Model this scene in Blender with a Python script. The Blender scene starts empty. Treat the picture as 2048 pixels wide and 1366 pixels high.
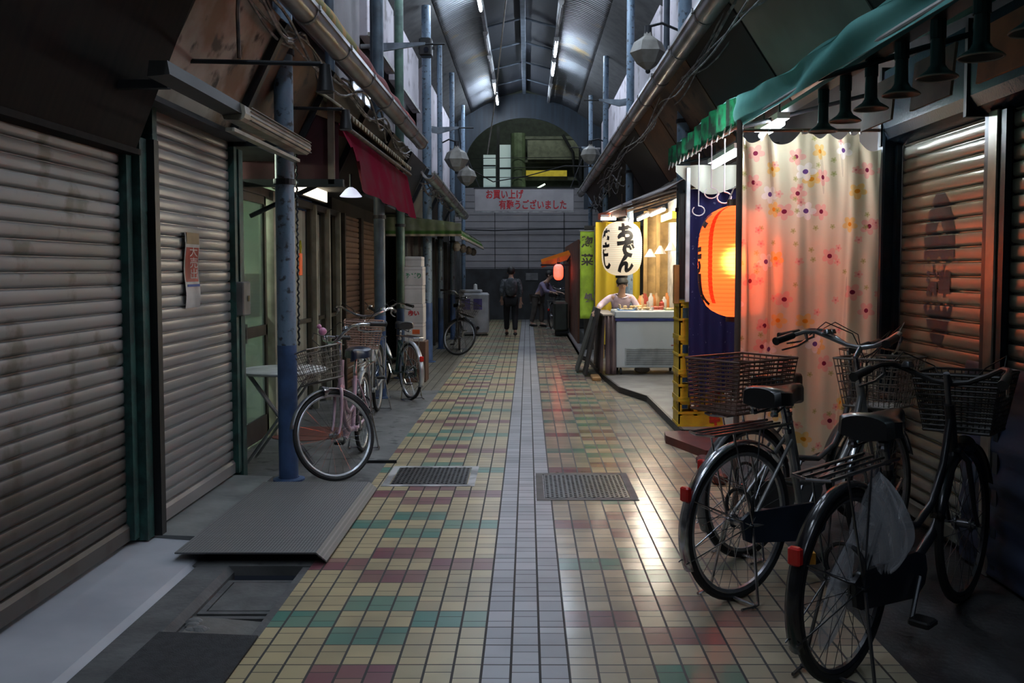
import bpy, bmesh, math, random
from mathutils import Vector, Matrix
R = math.radians
rnd = random.Random(7)
C = bpy.context.scene.collection
S = bpy.context.scene

# ---------------------------------------------------------------- camera, world, exposure
F = 1800.0                      # focal length in pixels of the 2048 px wide frame
PITCH = R(3.03)
cam_d = bpy.data.cameras.new('camera'); cam = bpy.data.objects.new('camera', cam_d); C.objects.link(cam)
cam.location = (0, 0, 1.5); cam.rotation_euler = (R(90) - PITCH, 0, 0)
cam_d.sensor_width = 36; cam_d.lens = 36 * F / 2048; cam_d.shift_x = -31 / 2048; cam_d.shift_y = -47 / 2048
cam_d.clip_end = 200; cam_d.clip_start = .05
S.camera = cam
S.view_settings.view_transform = 'Standard'; S.view_settings.look = 'None'
S.view_settings.gamma = 1; S.view_settings.exposure = 0.8
w = bpy.data.worlds.new('night'); S.world = w; w.use_nodes = True
w.node_tree.nodes['Background'].inputs[0].default_value = (.25, .33, .5, 1)
w.node_tree.nodes['Background'].inputs[1].default_value = .012
S.cycles.use_denoising = True
S.cycles.max_bounces = 8
S.cycles.transparent_max_bounces = 16
S.cycles.sample_clamp_indirect = 4

# ---------------------------------------------------------------- materials
def nodes(name):
    m = bpy.data.materials.new(name); m.use_nodes = True
    nt = m.node_tree; b = nt.nodes['Principled BSDF']
    return m, nt, b
class N:
    """small helper that wires math nodes"""
    def __init__(s, nt): s.nt = nt
    def new(s, t, **k):
        n = s.nt.nodes.new(t)
        for a, v in k.items(): setattr(n, a, v)
        return n
    def put(s, sock, v):
        if isinstance(v, bpy.types.NodeSocket): s.nt.links.new(v, sock)
        else: sock.default_value = v
    def m(s, op, a, b=None, c=None):
        n = s.new('ShaderNodeMath', operation=op)
        s.put(n.inputs[0], a)
        if b is not None: s.put(n.inputs[1], b)
        if c is not None: s.put(n.inputs[2], c)
        return n.outputs[0]
    def mix(s, f, a, b):
        n = s.new('ShaderNodeMix', data_type='RGBA')
        s.put(n.inputs[0], f); s.put(n.inputs[6], a); s.put(n.inputs[7], b)
        return n.outputs[2]
    def coord(s):
        return s.new('ShaderNodeTexCoord').outputs['Object']
    def noise(s, scale, detail=4, vec=None, sx=(1, 1, 1)):
        mp = s.new('ShaderNodeMapping'); s.put(mp.inputs[0], vec or s.coord()); mp.inputs['Scale'].default_value = sx
        n = s.new('ShaderNodeTexNoise'); n.inputs['Scale'].default_value = scale; n.inputs['Detail'].default_value = detail
        s.nt.links.new(mp.outputs[0], n.inputs['Vector'])
        return n.outputs[0]
    def ramp(s, v, lo, hi):
        n = s.new('ShaderNodeMapRange'); s.put(n.inputs[0], v); n.inputs[1].default_value = lo; n.inputs[2].default_value = hi
        return n.outputs[0]
def c4(c): return (c[0], c[1], c[2], 1)
_mats = {}
def mat(name, col, rough=.6, metal=0., col2=None, scale=6, lo=.4, hi=.65, sx=(1, 1, 1), bump=0, spec=.5, emit=None, es=0, coat=0, col3=None):
    if name in _mats: return _mats[name]
    m, nt, b = nodes(name); h = N(nt)
    b.inputs['Roughness'].default_value = rough; b.inputs['Metallic'].default_value = metal
    b.inputs['Specular IOR Level'].default_value = spec
    if coat: b.inputs['Coat Weight'].default_value = coat
    if col2 is None: col2 = tuple(x * .62 for x in col); 
    nz = h.noise(scale, 5, sx=sx)
    cc = h.mix(h.ramp(nz, lo, hi), c4(col), c4(col2))
    if col3:
        cc = h.mix(h.ramp(h.noise(scale * 2.7, 6), .56, .66), cc, c4(col3))
    nt.links.new(cc, b.inputs['Base Color'])
    if bump:
        bp = h.new('ShaderNodeBump'); bp.inputs['Strength'].default_value = bump; bp.inputs['Distance'].default_value = .01
        nt.links.new(h.noise(scale * 6, 4), bp.inputs['Height']); nt.links.new(bp.outputs[0], b.inputs['Normal'])
    if emit:
        b.inputs['Emission Color'].default_value = c4(emit); b.inputs['Emission Strength'].default_value = es
    _mats[name] = m
    return m
def glow(name, col, s):
    if name in _mats: return _mats[name]
    m, nt, b = nodes(name); b.inputs['Base Color'].default_value = (.8, .8, .8, 1)
    b.inputs['Emission Color'].default_value = c4(col); b.inputs['Emission Strength'].default_value = s
    _mats[name] = m; return m
def cloth(name, colf, trans=.45, clear=.0, rough=.9):
    """two-sided cloth: colf(h) gives the colour socket or a tuple"""
    m = bpy.data.materials.new(name); m.use_nodes = True; nt = m.node_tree; h = N(nt)
    for n in list(nt.nodes):
        if n.type != 'OUTPUT_MATERIAL': nt.nodes.remove(n)
    out = [n for n in nt.nodes if n.type == 'OUTPUT_MATERIAL'][0]
    col = colf(h) if callable(colf) else c4(colf)
    d = h.new('ShaderNodeBsdfDiffuse'); t = h.new('ShaderNodeBsdfTranslucent'); h.put(d.inputs[0], col); h.put(t.inputs[0], col)
    mx = h.new('ShaderNodeMixShader'); mx.inputs[0].default_value = trans
    nt.links.new(d.outputs[0], mx.inputs[1]); nt.links.new(t.outputs[0], mx.inputs[2])
    last = mx.outputs[0]
    if clear:
        tr = h.new('ShaderNodeBsdfRefraction'); h.put(tr.inputs[0], col); tr.inputs['Roughness'].default_value = .30; tr.inputs['IOR'].default_value = 1.12
        m2 = h.new('ShaderNodeMixShader'); m2.inputs[0].default_value = clear
        nt.links.new(last, m2.inputs[1]); nt.links.new(tr.outputs[0], m2.inputs[2]); last = m2.outputs[0]
    nt.links.new(last, out.inputs[0])
    _mats[name] = m
    return m

# ---------------------------------------------------------------- mesh builder
def frame_to(d):
    d = Vector(d).normalized()
    a = Vector((0, 0, 1)) if abs(d.z) < .95 else Vector((1, 0, 0))
    u = d.cross(a).normalized(); v = d.cross(u).normalized()
    return u, v
class MB:
    def __init__(s, M=None): s.v = []; s.f = []; s.mi = []; s.M = M; s.cur = 0
    def add(s, vs, fs):
        o = len(s.v)
        for p in vs:
            p = Vector(p)
            if s.M is not None: p = s.M @ p
            s.v.append(tuple(p))
        for f in fs: s.f.append(tuple(o + i for i in f)); s.mi.append(s.cur)
        return s
    def box(s, a, b):
        x0, y0, z0 = a; x1, y1, z1 = b
        return s.add([(x0, y0, z0), (x1, y0, z0), (x1, y1, z0), (x0, y1, z0), (x0, y0, z1), (x1, y0, z1), (x1, y1, z1), (x0, y1, z1)],
                     [(0, 3, 2, 1), (4, 5, 6, 7), (0, 1, 5, 4), (1, 2, 6, 5), (2, 3, 7, 6), (3, 0, 4, 7)])
    def bbox(s, a, b, r=.01):
        """box with chamfered vertical and top edges"""
        x0, y0, z0 = a; x1, y1, z1 = b
        def ring(z, i):
            return [(x0 + i + r, y0 + i, z), (x1 - i - r, y0 + i, z), (x1 - i, y0 + i + r, z), (x1 - i, y1 - i - r, z), (x1 - i - r, y1 - i, z), (x0 + i + r, y1 - i, z), (x0 + i, y1 - i - r, z), (x0 + i, y0 + i + r, z)]
        vs = ring(z0, r) + ring(z0 + r, 0) + ring(z1 - r, 0) + ring(z1, r)
        fs = [tuple(range(7, -1, -1)), tuple(range(24, 32))]
        for k in range(3):
            for i in range(8): fs.append((k * 8 + i, k * 8 + (i + 1) % 8, (k + 1) * 8 + (i + 1) % 8, (k + 1) * 8 + i))
        return s.add(vs, fs)
    def cyl(s, p0, p1, r0, r1=None, n=12, caps=True):
        p0 = Vector(p0); p1 = Vector(p1); r1 = r0 if r1 is None else r1
        if (p1 - p0).length < 1e-6: return s
        u, v = frame_to(p1 - p0)
        vs = []
        for p, r in ((p0, r0), (p1, r1)):
            for i in range(n):
                a = 2 * math.pi * i / n; vs.append(p + u * math.cos(a) * r + v * math.sin(a) * r)
        fs = [(i, (i + 1) % n, n + (i + 1) % n, n + i) for i in range(n)]
        if caps: fs += [tuple(range(n - 1, -1, -1)), tuple(range(n, 2 * n))]
        return s.add(vs, fs)
    def tube(s, pts, r, n=8, closed=False, caps=True):
        pts = [Vector(p) for p in pts]; m = len(pts); vs = []; fs = []
        rr = r if isinstance(r, (list, tuple)) else [r] * m
        u = None
        for i, p in enumerate(pts):
            if closed: d = pts[(i + 1) % m] - pts[i - 1]
            else: d = pts[min(i + 1, m - 1)] - pts[max(i - 1, 0)]
            d.normalize()
            if u is None: u, _ = frame_to(d)
            u = (u - d * u.dot(d)).normalized(); v = d.cross(u)
            for k in range(n):
                a = 2 * math.pi * k / n; vs.append(p + u * math.cos(a) * rr[i] + v * math.sin(a) * rr[i])
        for i in range(m if closed else m - 1):
            j = (i + 1) % m
            for k in range(n): fs.append((i * n + k, i * n + (k + 1) % n, j * n + (k + 1) % n, j * n + k))
        if caps and not closed: fs += [tuple(range(n - 1, -1, -1)), tuple(range((m - 1) * n, m * n))]
        return s.add(vs, fs)
    def lathe(s, prof, c=(0, 0, 0), n=24, axis='z', a0=0, a1=2 * math.pi):
        """prof: list of (radius, height)"""
        full = abs(a1 - a0 - 2 * math.pi) < 1e-6; m = n if full else n + 1
        vs = []; c = Vector(c)
        for r, z in prof:
            for i in range(m):
                a = a0 + (a1 - a0) * i / n
                p = (r * math.cos(a), r * math.sin(a), z)
                if axis == 'x': p = (z, p[0], p[1])
                if axis == 'y': p = (p[0], z, p[1])
                vs.append(c + Vector(p))
        fs = []
        for j in range(len(prof) - 1):
            for i in range(n):
                k = (i + 1) % m if full else i + 1
                fs.append((j * m + i, j * m + k, (j + 1) * m + k, (j + 1) * m + i))
        return s.add(vs, fs)
    def torus(s, c, R_, r, axis='y', n=40, k=8, a0=0, a1=2 * math.pi, flat=1.):
        c = Vector(c); pts = []
        closed = abs(a1 - a0 - 2 * math.pi) < 1e-6
        for i in range(n if closed else n + 1):
            a = a0 + (a1 - a0) * i / n
            q = Vector((math.cos(a), 0, math.sin(a))) if axis == 'y' else (Vector((math.cos(a), math.sin(a), 0)) if axis == 'z' else Vector((0, math.cos(a), math.sin(a))))
            pts.append(c + q * R_)
        return s.tube(pts, r, k, closed)
    def ball(s, c, r, n=12, sc=(1, 1, 1)):
        prof = [(math.sin(math.pi * i / n) * r + 1e-5, -math.cos(math.pi * i / n) * r) for i in range(n + 1)]
        o = len(s.v); M = s.M; s.M = None; s.lathe(prof, (0, 0, 0), n * 2 if n < 10 else 20); s.M = M
        for i in range(o, len(s.v)):
            p = Vector(s.v[i]); p = Vector((p.x * sc[0], p.y * sc[1], p.z * sc[2])) + Vector(c)
            s.v[i] = tuple(M @ p) if M is not None else tuple(p)
        return s
    def grid(s, fn, nu, nv, thick=None):
        vs = [fn(i / nu, j / nv) for j in range(nv + 1) for i in range(nu + 1)]
        fs = [(j * (nu + 1) + i, j * (nu + 1) + i + 1, (j + 1) * (nu + 1) + i + 1, (j + 1) * (nu + 1) + i) for j in range(nv) for i in range(nu)]
        return s.add(vs, fs)
    def plate(s, pts, t):
        """quad or polygon extruded by thickness t along its normal"""
        pts = [Vector(p) for p in pts]; nrm = (pts[1] - pts[0]).cross(pts[2] - pts[0]).normalized() * t; n = len(pts)
        return s.add(pts + [p + nrm for p in pts], [tuple(range(n - 1, -1, -1)), tuple(range(n, 2 * n))] + [(i, (i + 1) % n, n + (i + 1) % n, n + i) for i in range(n)])
    def extr(s, prof, axis, a, b):
        """2-D closed profile extruded along axis from a to b; prof gives the other two coords in order"""
        n = len(prof)
        def P(q, t):
            return (t, q[0], q[1]) if axis == 'x' else ((q[0], t, q[1]) if axis == 'y' else (q[0], q[1], t))
        return s.add([P(q, a) for q in prof] + [P(q, b) for q in prof], [tuple(range(n - 1, -1, -1)), tuple(range(n, 2 * n))] + [(i, (i + 1) % n, n + (i + 1) % n, n + i) for i in range(n)])
    def build(s, name, m, parent=None, smooth=False, solid=None, loc=None, rz=0, sub=0):
        me = bpy.data.meshes.new(name); me.from_pydata(s.v, [], s.f)
        for x in (m if isinstance(m, (list, tuple)) else [m]): me.materials.append(x)
        if isinstance(m, (list, tuple)): me.polygons.foreach_set('material_index', s.mi)
        bm = bmesh.new(); bm.from_mesh(me); bmesh.ops.recalc_face_normals(bm, faces=bm.faces); bm.to_mesh(me); bm.free()
        if smooth:
            me.polygons.foreach_set('use_smooth', [True] * len(me.polygons))
            try: me.set_sharp_from_angle(angle=R(40))
            except Exception: pass
        o = bpy.data.objects.new(name, me); C.objects.link(o)
        if parent: o.parent = parent
        if loc: o.location = loc
        if rz: o.rotation_euler.z = rz
        if solid:
            md = o.modifiers.new('s', 'SOLIDIFY'); md.thickness = solid; md.offset = 0
        if sub:
            md = o.modifiers.new('u', 'SUBSURF'); md.levels = sub; md.render_levels = sub
        return o
def tag(o, label, cat, group=None, kind=None):
    o['label'] = label; o['category'] = cat
    if group: o['group'] = group
    if kind: o['kind'] = kind
    return o
def struct(o): o['kind'] = 'structure'; return o
def thing(name, label, cat, loc=(0, 0, 0), rz=0, group=None):
    o = bpy.data.objects.new(name, None); C.objects.link(o); o.location = loc; o.rotation_euler = (0, 0, rz); o.empty_display_size = .1
    return tag(o, label, cat, group)
def copy_tree(o, parent=None):
    c = o.copy(); C.objects.link(c); c.parent = parent
    for ch in [x for x in bpy.data.objects if x.parent == o]: copy_tree(ch, c)
    return c
def text_mesh(s, size, thick=0., center=True, spacing=1.):
    """triangulated lettering as (verts2d, faces)"""
    cu = bpy.data.curves.new('t', 'FONT'); cu.body = s; cu.size = size; cu.offset = thick; cu.resolution_u = 3; cu.space_line = spacing
    if center: cu.align_x = 'CENTER'; cu.align_y = 'CENTER'
    ob = bpy.data.objects.new('t', cu); C.objects.link(ob)
    dg = bpy.context.evaluated_depsgraph_get(); me = ob.evaluated_get(dg).to_mesh()
    vs = [tuple(v.co) for v in me.vertices]; fs = [tuple(p.vertices) for p in me.polygons]
    bpy.data.objects.remove(ob); bpy.data.curves.remove(cu)
    return vs, fs
def lettering(name, s, size, m, parent, place, thick=0., spacing=1., cuts=0, wx=1.):
    """text laid on a surface: place(x, y) -> 3-D point"""
    vs, fs = text_mesh(s, size, thick, True, spacing)
    if not vs: return None
    me = bpy.data.meshes.new(name); me.from_pydata(vs, [], fs)
    if cuts:
        bm = bmesh.new(); bm.from_mesh(me)
        for _ in range(cuts):
            bmesh.ops.subdivide_edges(bm, edges=[e for e in bm.edges if e.calc_length() > size * .12], cuts=1)
            bmesh.ops.triangulate(bm, faces=bm.faces)
        bm.to_mesh(me); bm.free()
    for v in me.vertices: v.co = place(v.co.x * wx, v.co.y)
    me.materials.append(m)
    o = bpy.data.objects.new(name, me); C.objects.link(o); o.parent = parent
    return o

# a few shared materials
M_dark = mat('dark_steel', (.02, .022, .026), .5, .3)
M_black = mat('black_plastic', (.008, .008, .009), .45)
M_rubber = mat('rubber', (.012, .012, .013), .7)
M_chrome = mat('chrome', (.6, .6, .62), .22, 1., (.35, .35, .37), 20)
M_steel = mat('dull_steel', (.38, .39, .4), .38, .8, (.22, .22, .23), 9)
M_rust = mat('rusty_iron', (.12, .075, .05), .7, .3, (.03, .026, .024), 14)
M_blue = mat('pale_blue_paint', (.15, .22, .30), .45, 0, (.09, .14, .19), 7, .5, .7, (1, 1, .4), .2, col3=(.04, .045, .05))
M_blue2 = mat('deep_blue_paint', (.05, .105, .24), .45, 0, (.03, .06, .13), 6, .4, .7, bump=.2)
M_green = mat('green_paint', (.03, .10, .085), .55, 0, (.02, .05, .045), 12, .4, .6, bump=.2)
M_white = mat('white_paint', (.72, .72, .7), .5, 0, (.5, .5, .48))
M_red = mat('red_plastic', (.55, .03, .02), .35)
# ---------------------------------------------------------------- floor
P_ROW = .1811
def tile_mat(name, x0, w_, sgn, cream, cream2, odd, even, accents=True, rough=.27, fade=False):
    m, nt, b = nodes(name); h = N(nt)
    sp = h.new('ShaderNodeSeparateXYZ'); nt.links.new(h.coord(), sp.inputs[0]); X, Y = sp.outputs[0], sp.outputs[1]
    u = h.m('MULTIPLY', h.m('SUBTRACT', X, x0), sgn / w_)
    cx = h.m('FLOOR', u); fx = h.m('FRACT', u)
    wob = h.m('MULTIPLY', h.m('SUBTRACT', h.noise(.9, 2), .5), .02)
    v = h.m('DIVIDE', h.m('SUBTRACT', h.m('ADD', Y, wob), 4.4395 - P_ROW * 40), P_ROW)
    r = h.m('FLOOR', v); fy = h.m('FRACT', v)
    # every row unit holds a large and a small tile, their order swapping from column to column
    wn = h.new('ShaderNodeTexWhiteNoise', noise_dimensions='2D'); cb = h.new('ShaderNodeCombineXYZ')
    h.put(cb.inputs[0], cx); h.put(cb.inputs[1], r); nt.links.new(cb.outputs[0], wn.inputs['Vector'])
    flip = h.m('GREATER_THAN', h.m('ADD', h.m('MULTIPLY', h.m('MODULO', h.m('ABSOLUTE', cx), 2.), .6), h.m('MULTIPLY', wn.outputs['Value'], .4)), .35)
    split = h.m('ADD', .36, h.m('MULTIPLY', flip, .28))
    sub = h.m('GREATER_THAN', fy, split)
    def near(a, c, t): return h.m('LESS_THAN', h.m('ABSOLUTE', h.m('SUBTRACT', a, c)), t)
    jx = h.m('MAXIMUM', h.m('LESS_THAN', fx, .045), h.m('GREATER_THAN', fx, .955))
    jy = h.m('MAXIMUM', h.m('LESS_THAN', fy, .02), h.m('GREATER_THAN', fy, .98))
    js = h.m('LESS_THAN', h.m('ABSOLUTE', h.m('SUBTRACT', fy, split)), .013)
    joint = h.m('MAXIMUM', h.m('MAXIMUM', jx, jy), js)
    wn2 = h.new('ShaderNodeTexWhiteNoise', noise_dimensions='3D'); cb2 = h.new('ShaderNodeCombineXYZ')
    h.put(cb2.inputs[0], cx); h.put(cb2.inputs[1], r); h.put(cb2.inputs[2], sub); nt.links.new(cb2.outputs[0], wn2.inputs['Vector'])
    val = wn2.outputs['Value']
    base = h.mix(val, c4(cream), c4(cream2))
    if accents:
        blk = h.m('MODULO', h.m('FLOOR', h.m('DIVIDE', cx, 3.)), 2.)
        r8 = h.m('MODULO', r, 8.)
        def eq(k): return h.m('COMPARE', r8, float(k), .1)
        inv = h.m('SUBTRACT', 1., blk)
        aA = h.m('MAXIMUM', h.m('MULTIPLY', inv, eq(0)), h.m('MULTIPLY', blk, h.m('MAXIMUM', eq(1), eq(7))))
        aB = h.m('MAXIMUM', h.m('MULTIPLY', inv, eq(4)), h.m('MULTIPLY', blk, h.m('MAXIMUM', eq(3), eq(5))))
        if fade is not False:
            k = h.ramp(X, fade + .25, fade - .25); aA = h.m('MULTIPLY', aA, h.m('ADD', .3, h.m('MULTIPLY', k, .7))); aB = h.m('MULTIPLY', aB, h.m('ADD', .3, h.m('MULTIPLY', k, .7)))
        vv = h.m('ADD', .75, h.m('MULTIPLY', val, .25))
        base = h.mix(h.m('MULTIPLY', aA, vv), base, c4(odd)); base = h.mix(h.m('MULTIPLY', aB, vv), base, c4(even))
    dirt = h.ramp(h.noise(2.2, 6), .45, .75)
    base = h.mix(h.m('MULTIPLY', dirt, .38), base, (.09, .08, .07, 1))
    col = h.mix(joint, base, (.035, .032, .03, 1))
    nt.links.new(col, b.inputs['Base Color'])
    rg = h.m('ADD', h.m('ADD', rough, h.m('MULTIPLY', h.noise(3, 2), .08)), h.m('MULTIPLY', joint, .4))
    nt.links.new(rg, b.inputs['Roughness'])
    bp = h.new('ShaderNodeBump'); bp.inputs['Strength'].default_value = .6; bp.inputs['Distance'].default_value = .004
    tilt = h.m('MULTIPLY', h.m('ADD', h.m('MULTIPLY', fx, h.m('SUBTRACT', val, .5)), h.m('MULTIPLY', fy, h.m('SUBTRACT', wn.outputs['Value'], .5))), .55)
    nt.links.new(h.m('ADD', h.m('SUBTRACT', 1., joint), h.m('ADD', tilt, h.m('MULTIPLY', h.noise(5, 3), .3))), bp.inputs['Height'])
    nt.links.new(bp.outputs[0], b.inputs['Normal'])
    return m
CR, CR2 = (.56, .46, .26), (.40, .33, .19)
T_left = tile_mat('tiles_cream_accent', -.173, .1077, -1, CR, CR2, (.20, .065, .085), (.075, .22, .17))
T_strip = tile_mat('tiles_grey_strip', -.173, .11, 1, (.40, .40, .42), (.29, .29, .31), (0, 0, 0), (0, 0, 0), False, rough=.34)
T_right = tile_mat('tiles_cream_street', .157, .1077, 1, (.48, .39, .27), (.34, .28, .20), (.10, .21, .16), (.20, .07, .08), fade=.85, rough=.16)
XL, XR = -1.10, 1.42
def slab(name, x0, x1, y0, y1, z, m, t=.05):
    return struct(MB().box((x0, y0, z - t), (x1, y1, z)).build(name, m))
slab('floor', XL, -.173, -3, 27.5, 0, T_left)
slab('floor_strip', -.173, .157, -3, 27.5, 0, T_strip)
slab('floor_tiles', .157, XR, -3, 27.5, 0, T_right)
M_conc = mat('worn_concrete', (.17, .17, .165), .62, 0, (.085, .085, .083), 3, .35, .7, bump=.35, col3=(.05, .05, .05))
M_conc2 = mat('dark_concrete', (.12, .12, .118), .75, 0, (.06, .06, .06), 5, .35, .7, bump=.5)
M_asph = mat('dark_asphalt', (.035, .035, .037), .6, 0, (.018, .018, .02), 5, .35, .7, bump=.5)
slab('floor_footway', -4.2, XL, 4.5, 11.2, 0, M_conc)
slab('floor_footway', -4.2, XL, 11.2, 27.5, 0, tile_mat('tiles_dark_side', -1.1, .1077, -1, (.22, .2, .15), (.15, .14, .11), (0, 0, 0), (0, 0, 0), False, rough=.4))
slab('floor_gutter', -4.2, XL, -3, 4.5, -.10, M_conc2)
slab('floor_asphalt', XR, 4.5, -3, 8.0, 0, M_asph)
M_step = mat('stone_step', (.2, .2, .2), .4, 0, (.12, .12, .12), 4, bump=.2)
# raised shop slab on the right with a stepped dark edge
pf = [(4.4, 8.0), (1.38, 8.0), (1.36, 10.2), (1.12, 11.0), (1.02, 12.5), (1.0, 14.6), (.9, 15.2), (.9, 27.4), (4.4, 27.4)]
struct(MB().extr([(a, b_) for a, b_ in pf], 'z', -.04, .07).build('floor_shop_step', [M_step]))
ed = MB(); 
for (a, b_) in zip(pf[:-2], pf[1:-1]):
    d = Vector((b_[0] - a[0], b_[1] - a[1], 0)).normalized(); nn = Vector((d.y, -d.x, 0)) * -.02
    ed.plate([(a[0], a[1], 0), (b_[0], b_[1], 0), (b_[0], b_[1], .072), (a[0], a[1], .072)], .025)
struct(ed.build('trim_1', mat('step_edge', (.03, .03, .03), .5)))

# near the shutter on the left: pale ramp, kerb, drain covers, mat
t = struct(MB().extr([(-2.2, -.03), (-1.68, -.03), (-1.68, -.02), (-1.72, .012), (-2.2, .05)], 'y', -2.5, 4.86).build('floor_ramp', mat('smooth_cement', (.42, .43, .46), .5, 0, (.31, .32, .35), 2.2, .35, .7, bump=.1)))
struct(MB().extr([(-1.68, -.1), (-1.49, -.1), (-1.49, -.03), (-1.52, 0.0), (-1.68, .0)], 'y', -2.5, 4.5).build('trim_2', M_conc2))
def cover(name, x0, x1, y0, y1, label, cat, m, mf, z=0., frame=.05, pat='dots', tilt=0, group=None):
    o = thing(name, label, cat, ((x0 + x1) / 2, (y0 + y1) / 2, z), 0, group)
    hx, hy = (x1 - x0) / 2, (y1 - y0) / 2
    fr = MB()
    for a, b_ in (((-hx, -hy, -.03), (hx, -hy + frame, .004)), ((-hx, hy - frame, -.03), (hx, hy, .004)), ((-hx, -hy + frame, -.03), (-hx + frame, hy - frame, .004)), ((hx - frame, -hy + frame, -.03), (hx, hy - frame, .004))): fr.box(a, b_)
    fr.build('frame', mf, o)
    g = .006; ix, iy = hx - frame - g, hy - frame - g
    pl = MB(Matrix.Rotation(tilt, 4, 'Y')); pl.bbox((-ix, -iy, -.02), (ix, iy, .006), .003)
    if pat == 'dots':
        nx = int(2 * ix / .03); ny = int(2 * iy / .045)
        for i in range(nx):
            for j in range(ny):
                cx = -ix + .02 + i * (2 * ix - .04) / (nx - 1); cy = -iy + .02 + (j + .5 * (i % 2)) * (2 * iy - .05) / (ny - 1) * .97
                pl.box((cx - .008, cy - .012, .005), (cx + .008, cy + .012, .0105))
    pl.build('cover', m, o)
    return o
M_iron = mat('cast_iron', (.10, .095, .095), .35, .7, (.06, .055, .055), 12)
cover('manhole_cover', .06, .73, 5.80, 6.58, 'rectangular studded iron manhole cover beside the pale centre strip', 'manhole cover', M_iron, mat('frame_concrete', (.12, .115, .11), .7))
cover('manhole_cover', -1.02, -.37, 6.18, 6.82, 'dark iron drain cover with a white worn front edge among yellow tiles', 'manhole cover', M_iron, mat('frame_light', (.22, .22, .22), .5, 0, (.5, .5, .5), 3, .45, .55))
cover('drain_cover', -1.49, -1.13, 3.98, 4.42, 'plain concrete drain cover lying flat below the chequer plate', 'drain cover', mat('cover_concrete', (.12, .12, .115), .7, bump=.3), M_conc2, -.05, .03, 'none')
cover('drain_cover', -1.5, -1.13, 3.56, 3.94, 'broken tilted concrete drain cover with a hole at its corner', 'drain cover', mat('cover_concrete2', (.15, .145, .13), .75, 0, (.06, .05, .04), 3, bump=.5), M_conc2, -.045, .03, 'none', tilt=R(5))
tag(MB().plate([(-1.66, -1.5, .004), (-1.09, -1.5, .004), (-1.10, 3.6, .004), (-1.52, 3.64, .004)], .008).build('rubber_mat', mat('mat_rubber', (.035, .036, .038), .85, bump=.6, scale=30)), 'dark grey rubber mat along the pale cement ramp', 'mat')
struct(slab('floor_patch', -1.14, XL + .01, -3, 4.5, -.004, M_conc2))
r_ = random.Random(11)
for i in range(7):
    x, y = -1.46 + r_.random() * .12, 3.66 + r_.random() * .2; s_ = .014 + .02 * r_.random()
    tag(MB().ball((x, y, -.04), s_, 5, (1.3, 1, .7)).build('concrete_chunk', M_conc), 'small broken concrete chunk by the cracked drain cover', 'rubble', 'concrete chunks by the cracked drain cover')
# chequer plate ramp
pr = thing('steel_ramp', 'grey steel chequer plate ramp beside the concrete shutter sill', 'ramp', (-1.38, 5.3, 0))
m, nt, b = nodes('chequer_plate'); h = N(nt); b.inputs['Metallic'].default_value = .35; b.inputs['Roughness'].default_value = .5
wv = h.new('ShaderNodeTexVoronoi'); wv.inputs['Scale'].default_value = 60; wv.inputs['Randomness'].default_value = 0; nt.links.new(h.coord(), wv.inputs['Vector'])
k = h.ramp(wv.outputs['Distance'], .15, .5); nt.links.new(h.mix(k, (.30, .29, .28, 1), (.13, .13, .13, 1)), b.inputs['Base Color'])
bp = h.new('ShaderNodeBump'); bp.inputs['Strength'].default_value = .6; bp.inputs['Distance'].default_value = .003; nt.links.new(h.m('SUBTRACT', 1., k), bp.inputs['Height']); nt.links.new(bp.outputs[0], b.inputs['Normal'])
MB().extr([(-.42, .055), (.30, .055), (.355, .012), (.355, .02), (.302, .063), (-.42, .063)], 'y', -.78, .76).build('plate', m, pr)
MB().box((-.42, -.6, -.02), (-.36, .74, .054)).build('support', M_dark, pr); MB().box((.22, -.3, 0), (.28, .74, .054)).build('support', M_dark, pr)
struct(MB().extr([(-2.2, -.05), (-1.8, -.05), (-1.8, .045), (-2.2, .06)], 'y', 4.86, 6.3).build('floor_sill', mat('sill_concrete', (.2, .21, .2), .6, 0, (.12, .12, .12), 3, bump=.3)))
tag(MB().extr([(-.012, 0), (.012, 0), (.009, .022), (-.009, .022)], 'x', -.14, .14).build('floor_brush', M_black, loc=(-1.16, 6.95, 0)), 'black bar lying on the ground under the pink bicycle', 'bar')
# reddish round patch under the pink bicycle
struct(MB().lathe([(.001, .004), (.36, .004), (.36, .0)], (-2.0, 8.2, .002), 32).build('floor_mat_stain', mat('red_paving', (.22, .07, .05), .7, 0, (.15, .06, .05), 10)))

# ---------------------------------------------------------------- shutters
def shutter(name, label, xw, y0, y1, z0, z1, pitch, sgn, ms, mg, depth=.016, group=None, rail=.06, bar=True):
    """roller shutter in the plane x = xw; sgn = +1 faces +x, -1 faces -x"""
    o = thing(name, label, 'roller shutter', (xw, (y0 + y1) / 2, z0), 0, group)
    a, b_ = y0 - (y0 + y1) / 2, y1 - (y0 + y1) / 2
    prof = []; z = .09
    H = z1 - z0
    while z < H:
        for fz, fx in ((0, -.6), (.05, -.6), (.08, .0), (.17, .72), (.3, .94), (.6, 1.), (.86, .98), (.93, .8), (.97, .2), (.975, -.6)):
            zz = z + fz * pitch
            if zz <= H: prof.append((sgn * fx * depth, zz))
        z += pitch
    vs = [(p[0], a, p[1]) for p in prof] + [(p[0], b_, p[1]) for p in prof]; n = len(prof)
    mb = MB().add(vs, [(i, i + 1, n + i + 1, n + i) for i in range(n - 1)]); mb.build('curtain_of_slats', ms, o, smooth=True)
    if bar: MB().extr([(-.01, 0), (sgn * .025, 0), (sgn * .025, .07), (sgn * .012, .09), (-.01, .09)], 'y', a, b_).build('bottom_bar', ms, o)
    for q in (a - rail, b_):
        MB().box((min(-.02, sgn * .05), q, 0), (max(-.02, sgn * .05), q + rail, H)).build('guide_rail', mg, o)
    return o
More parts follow.
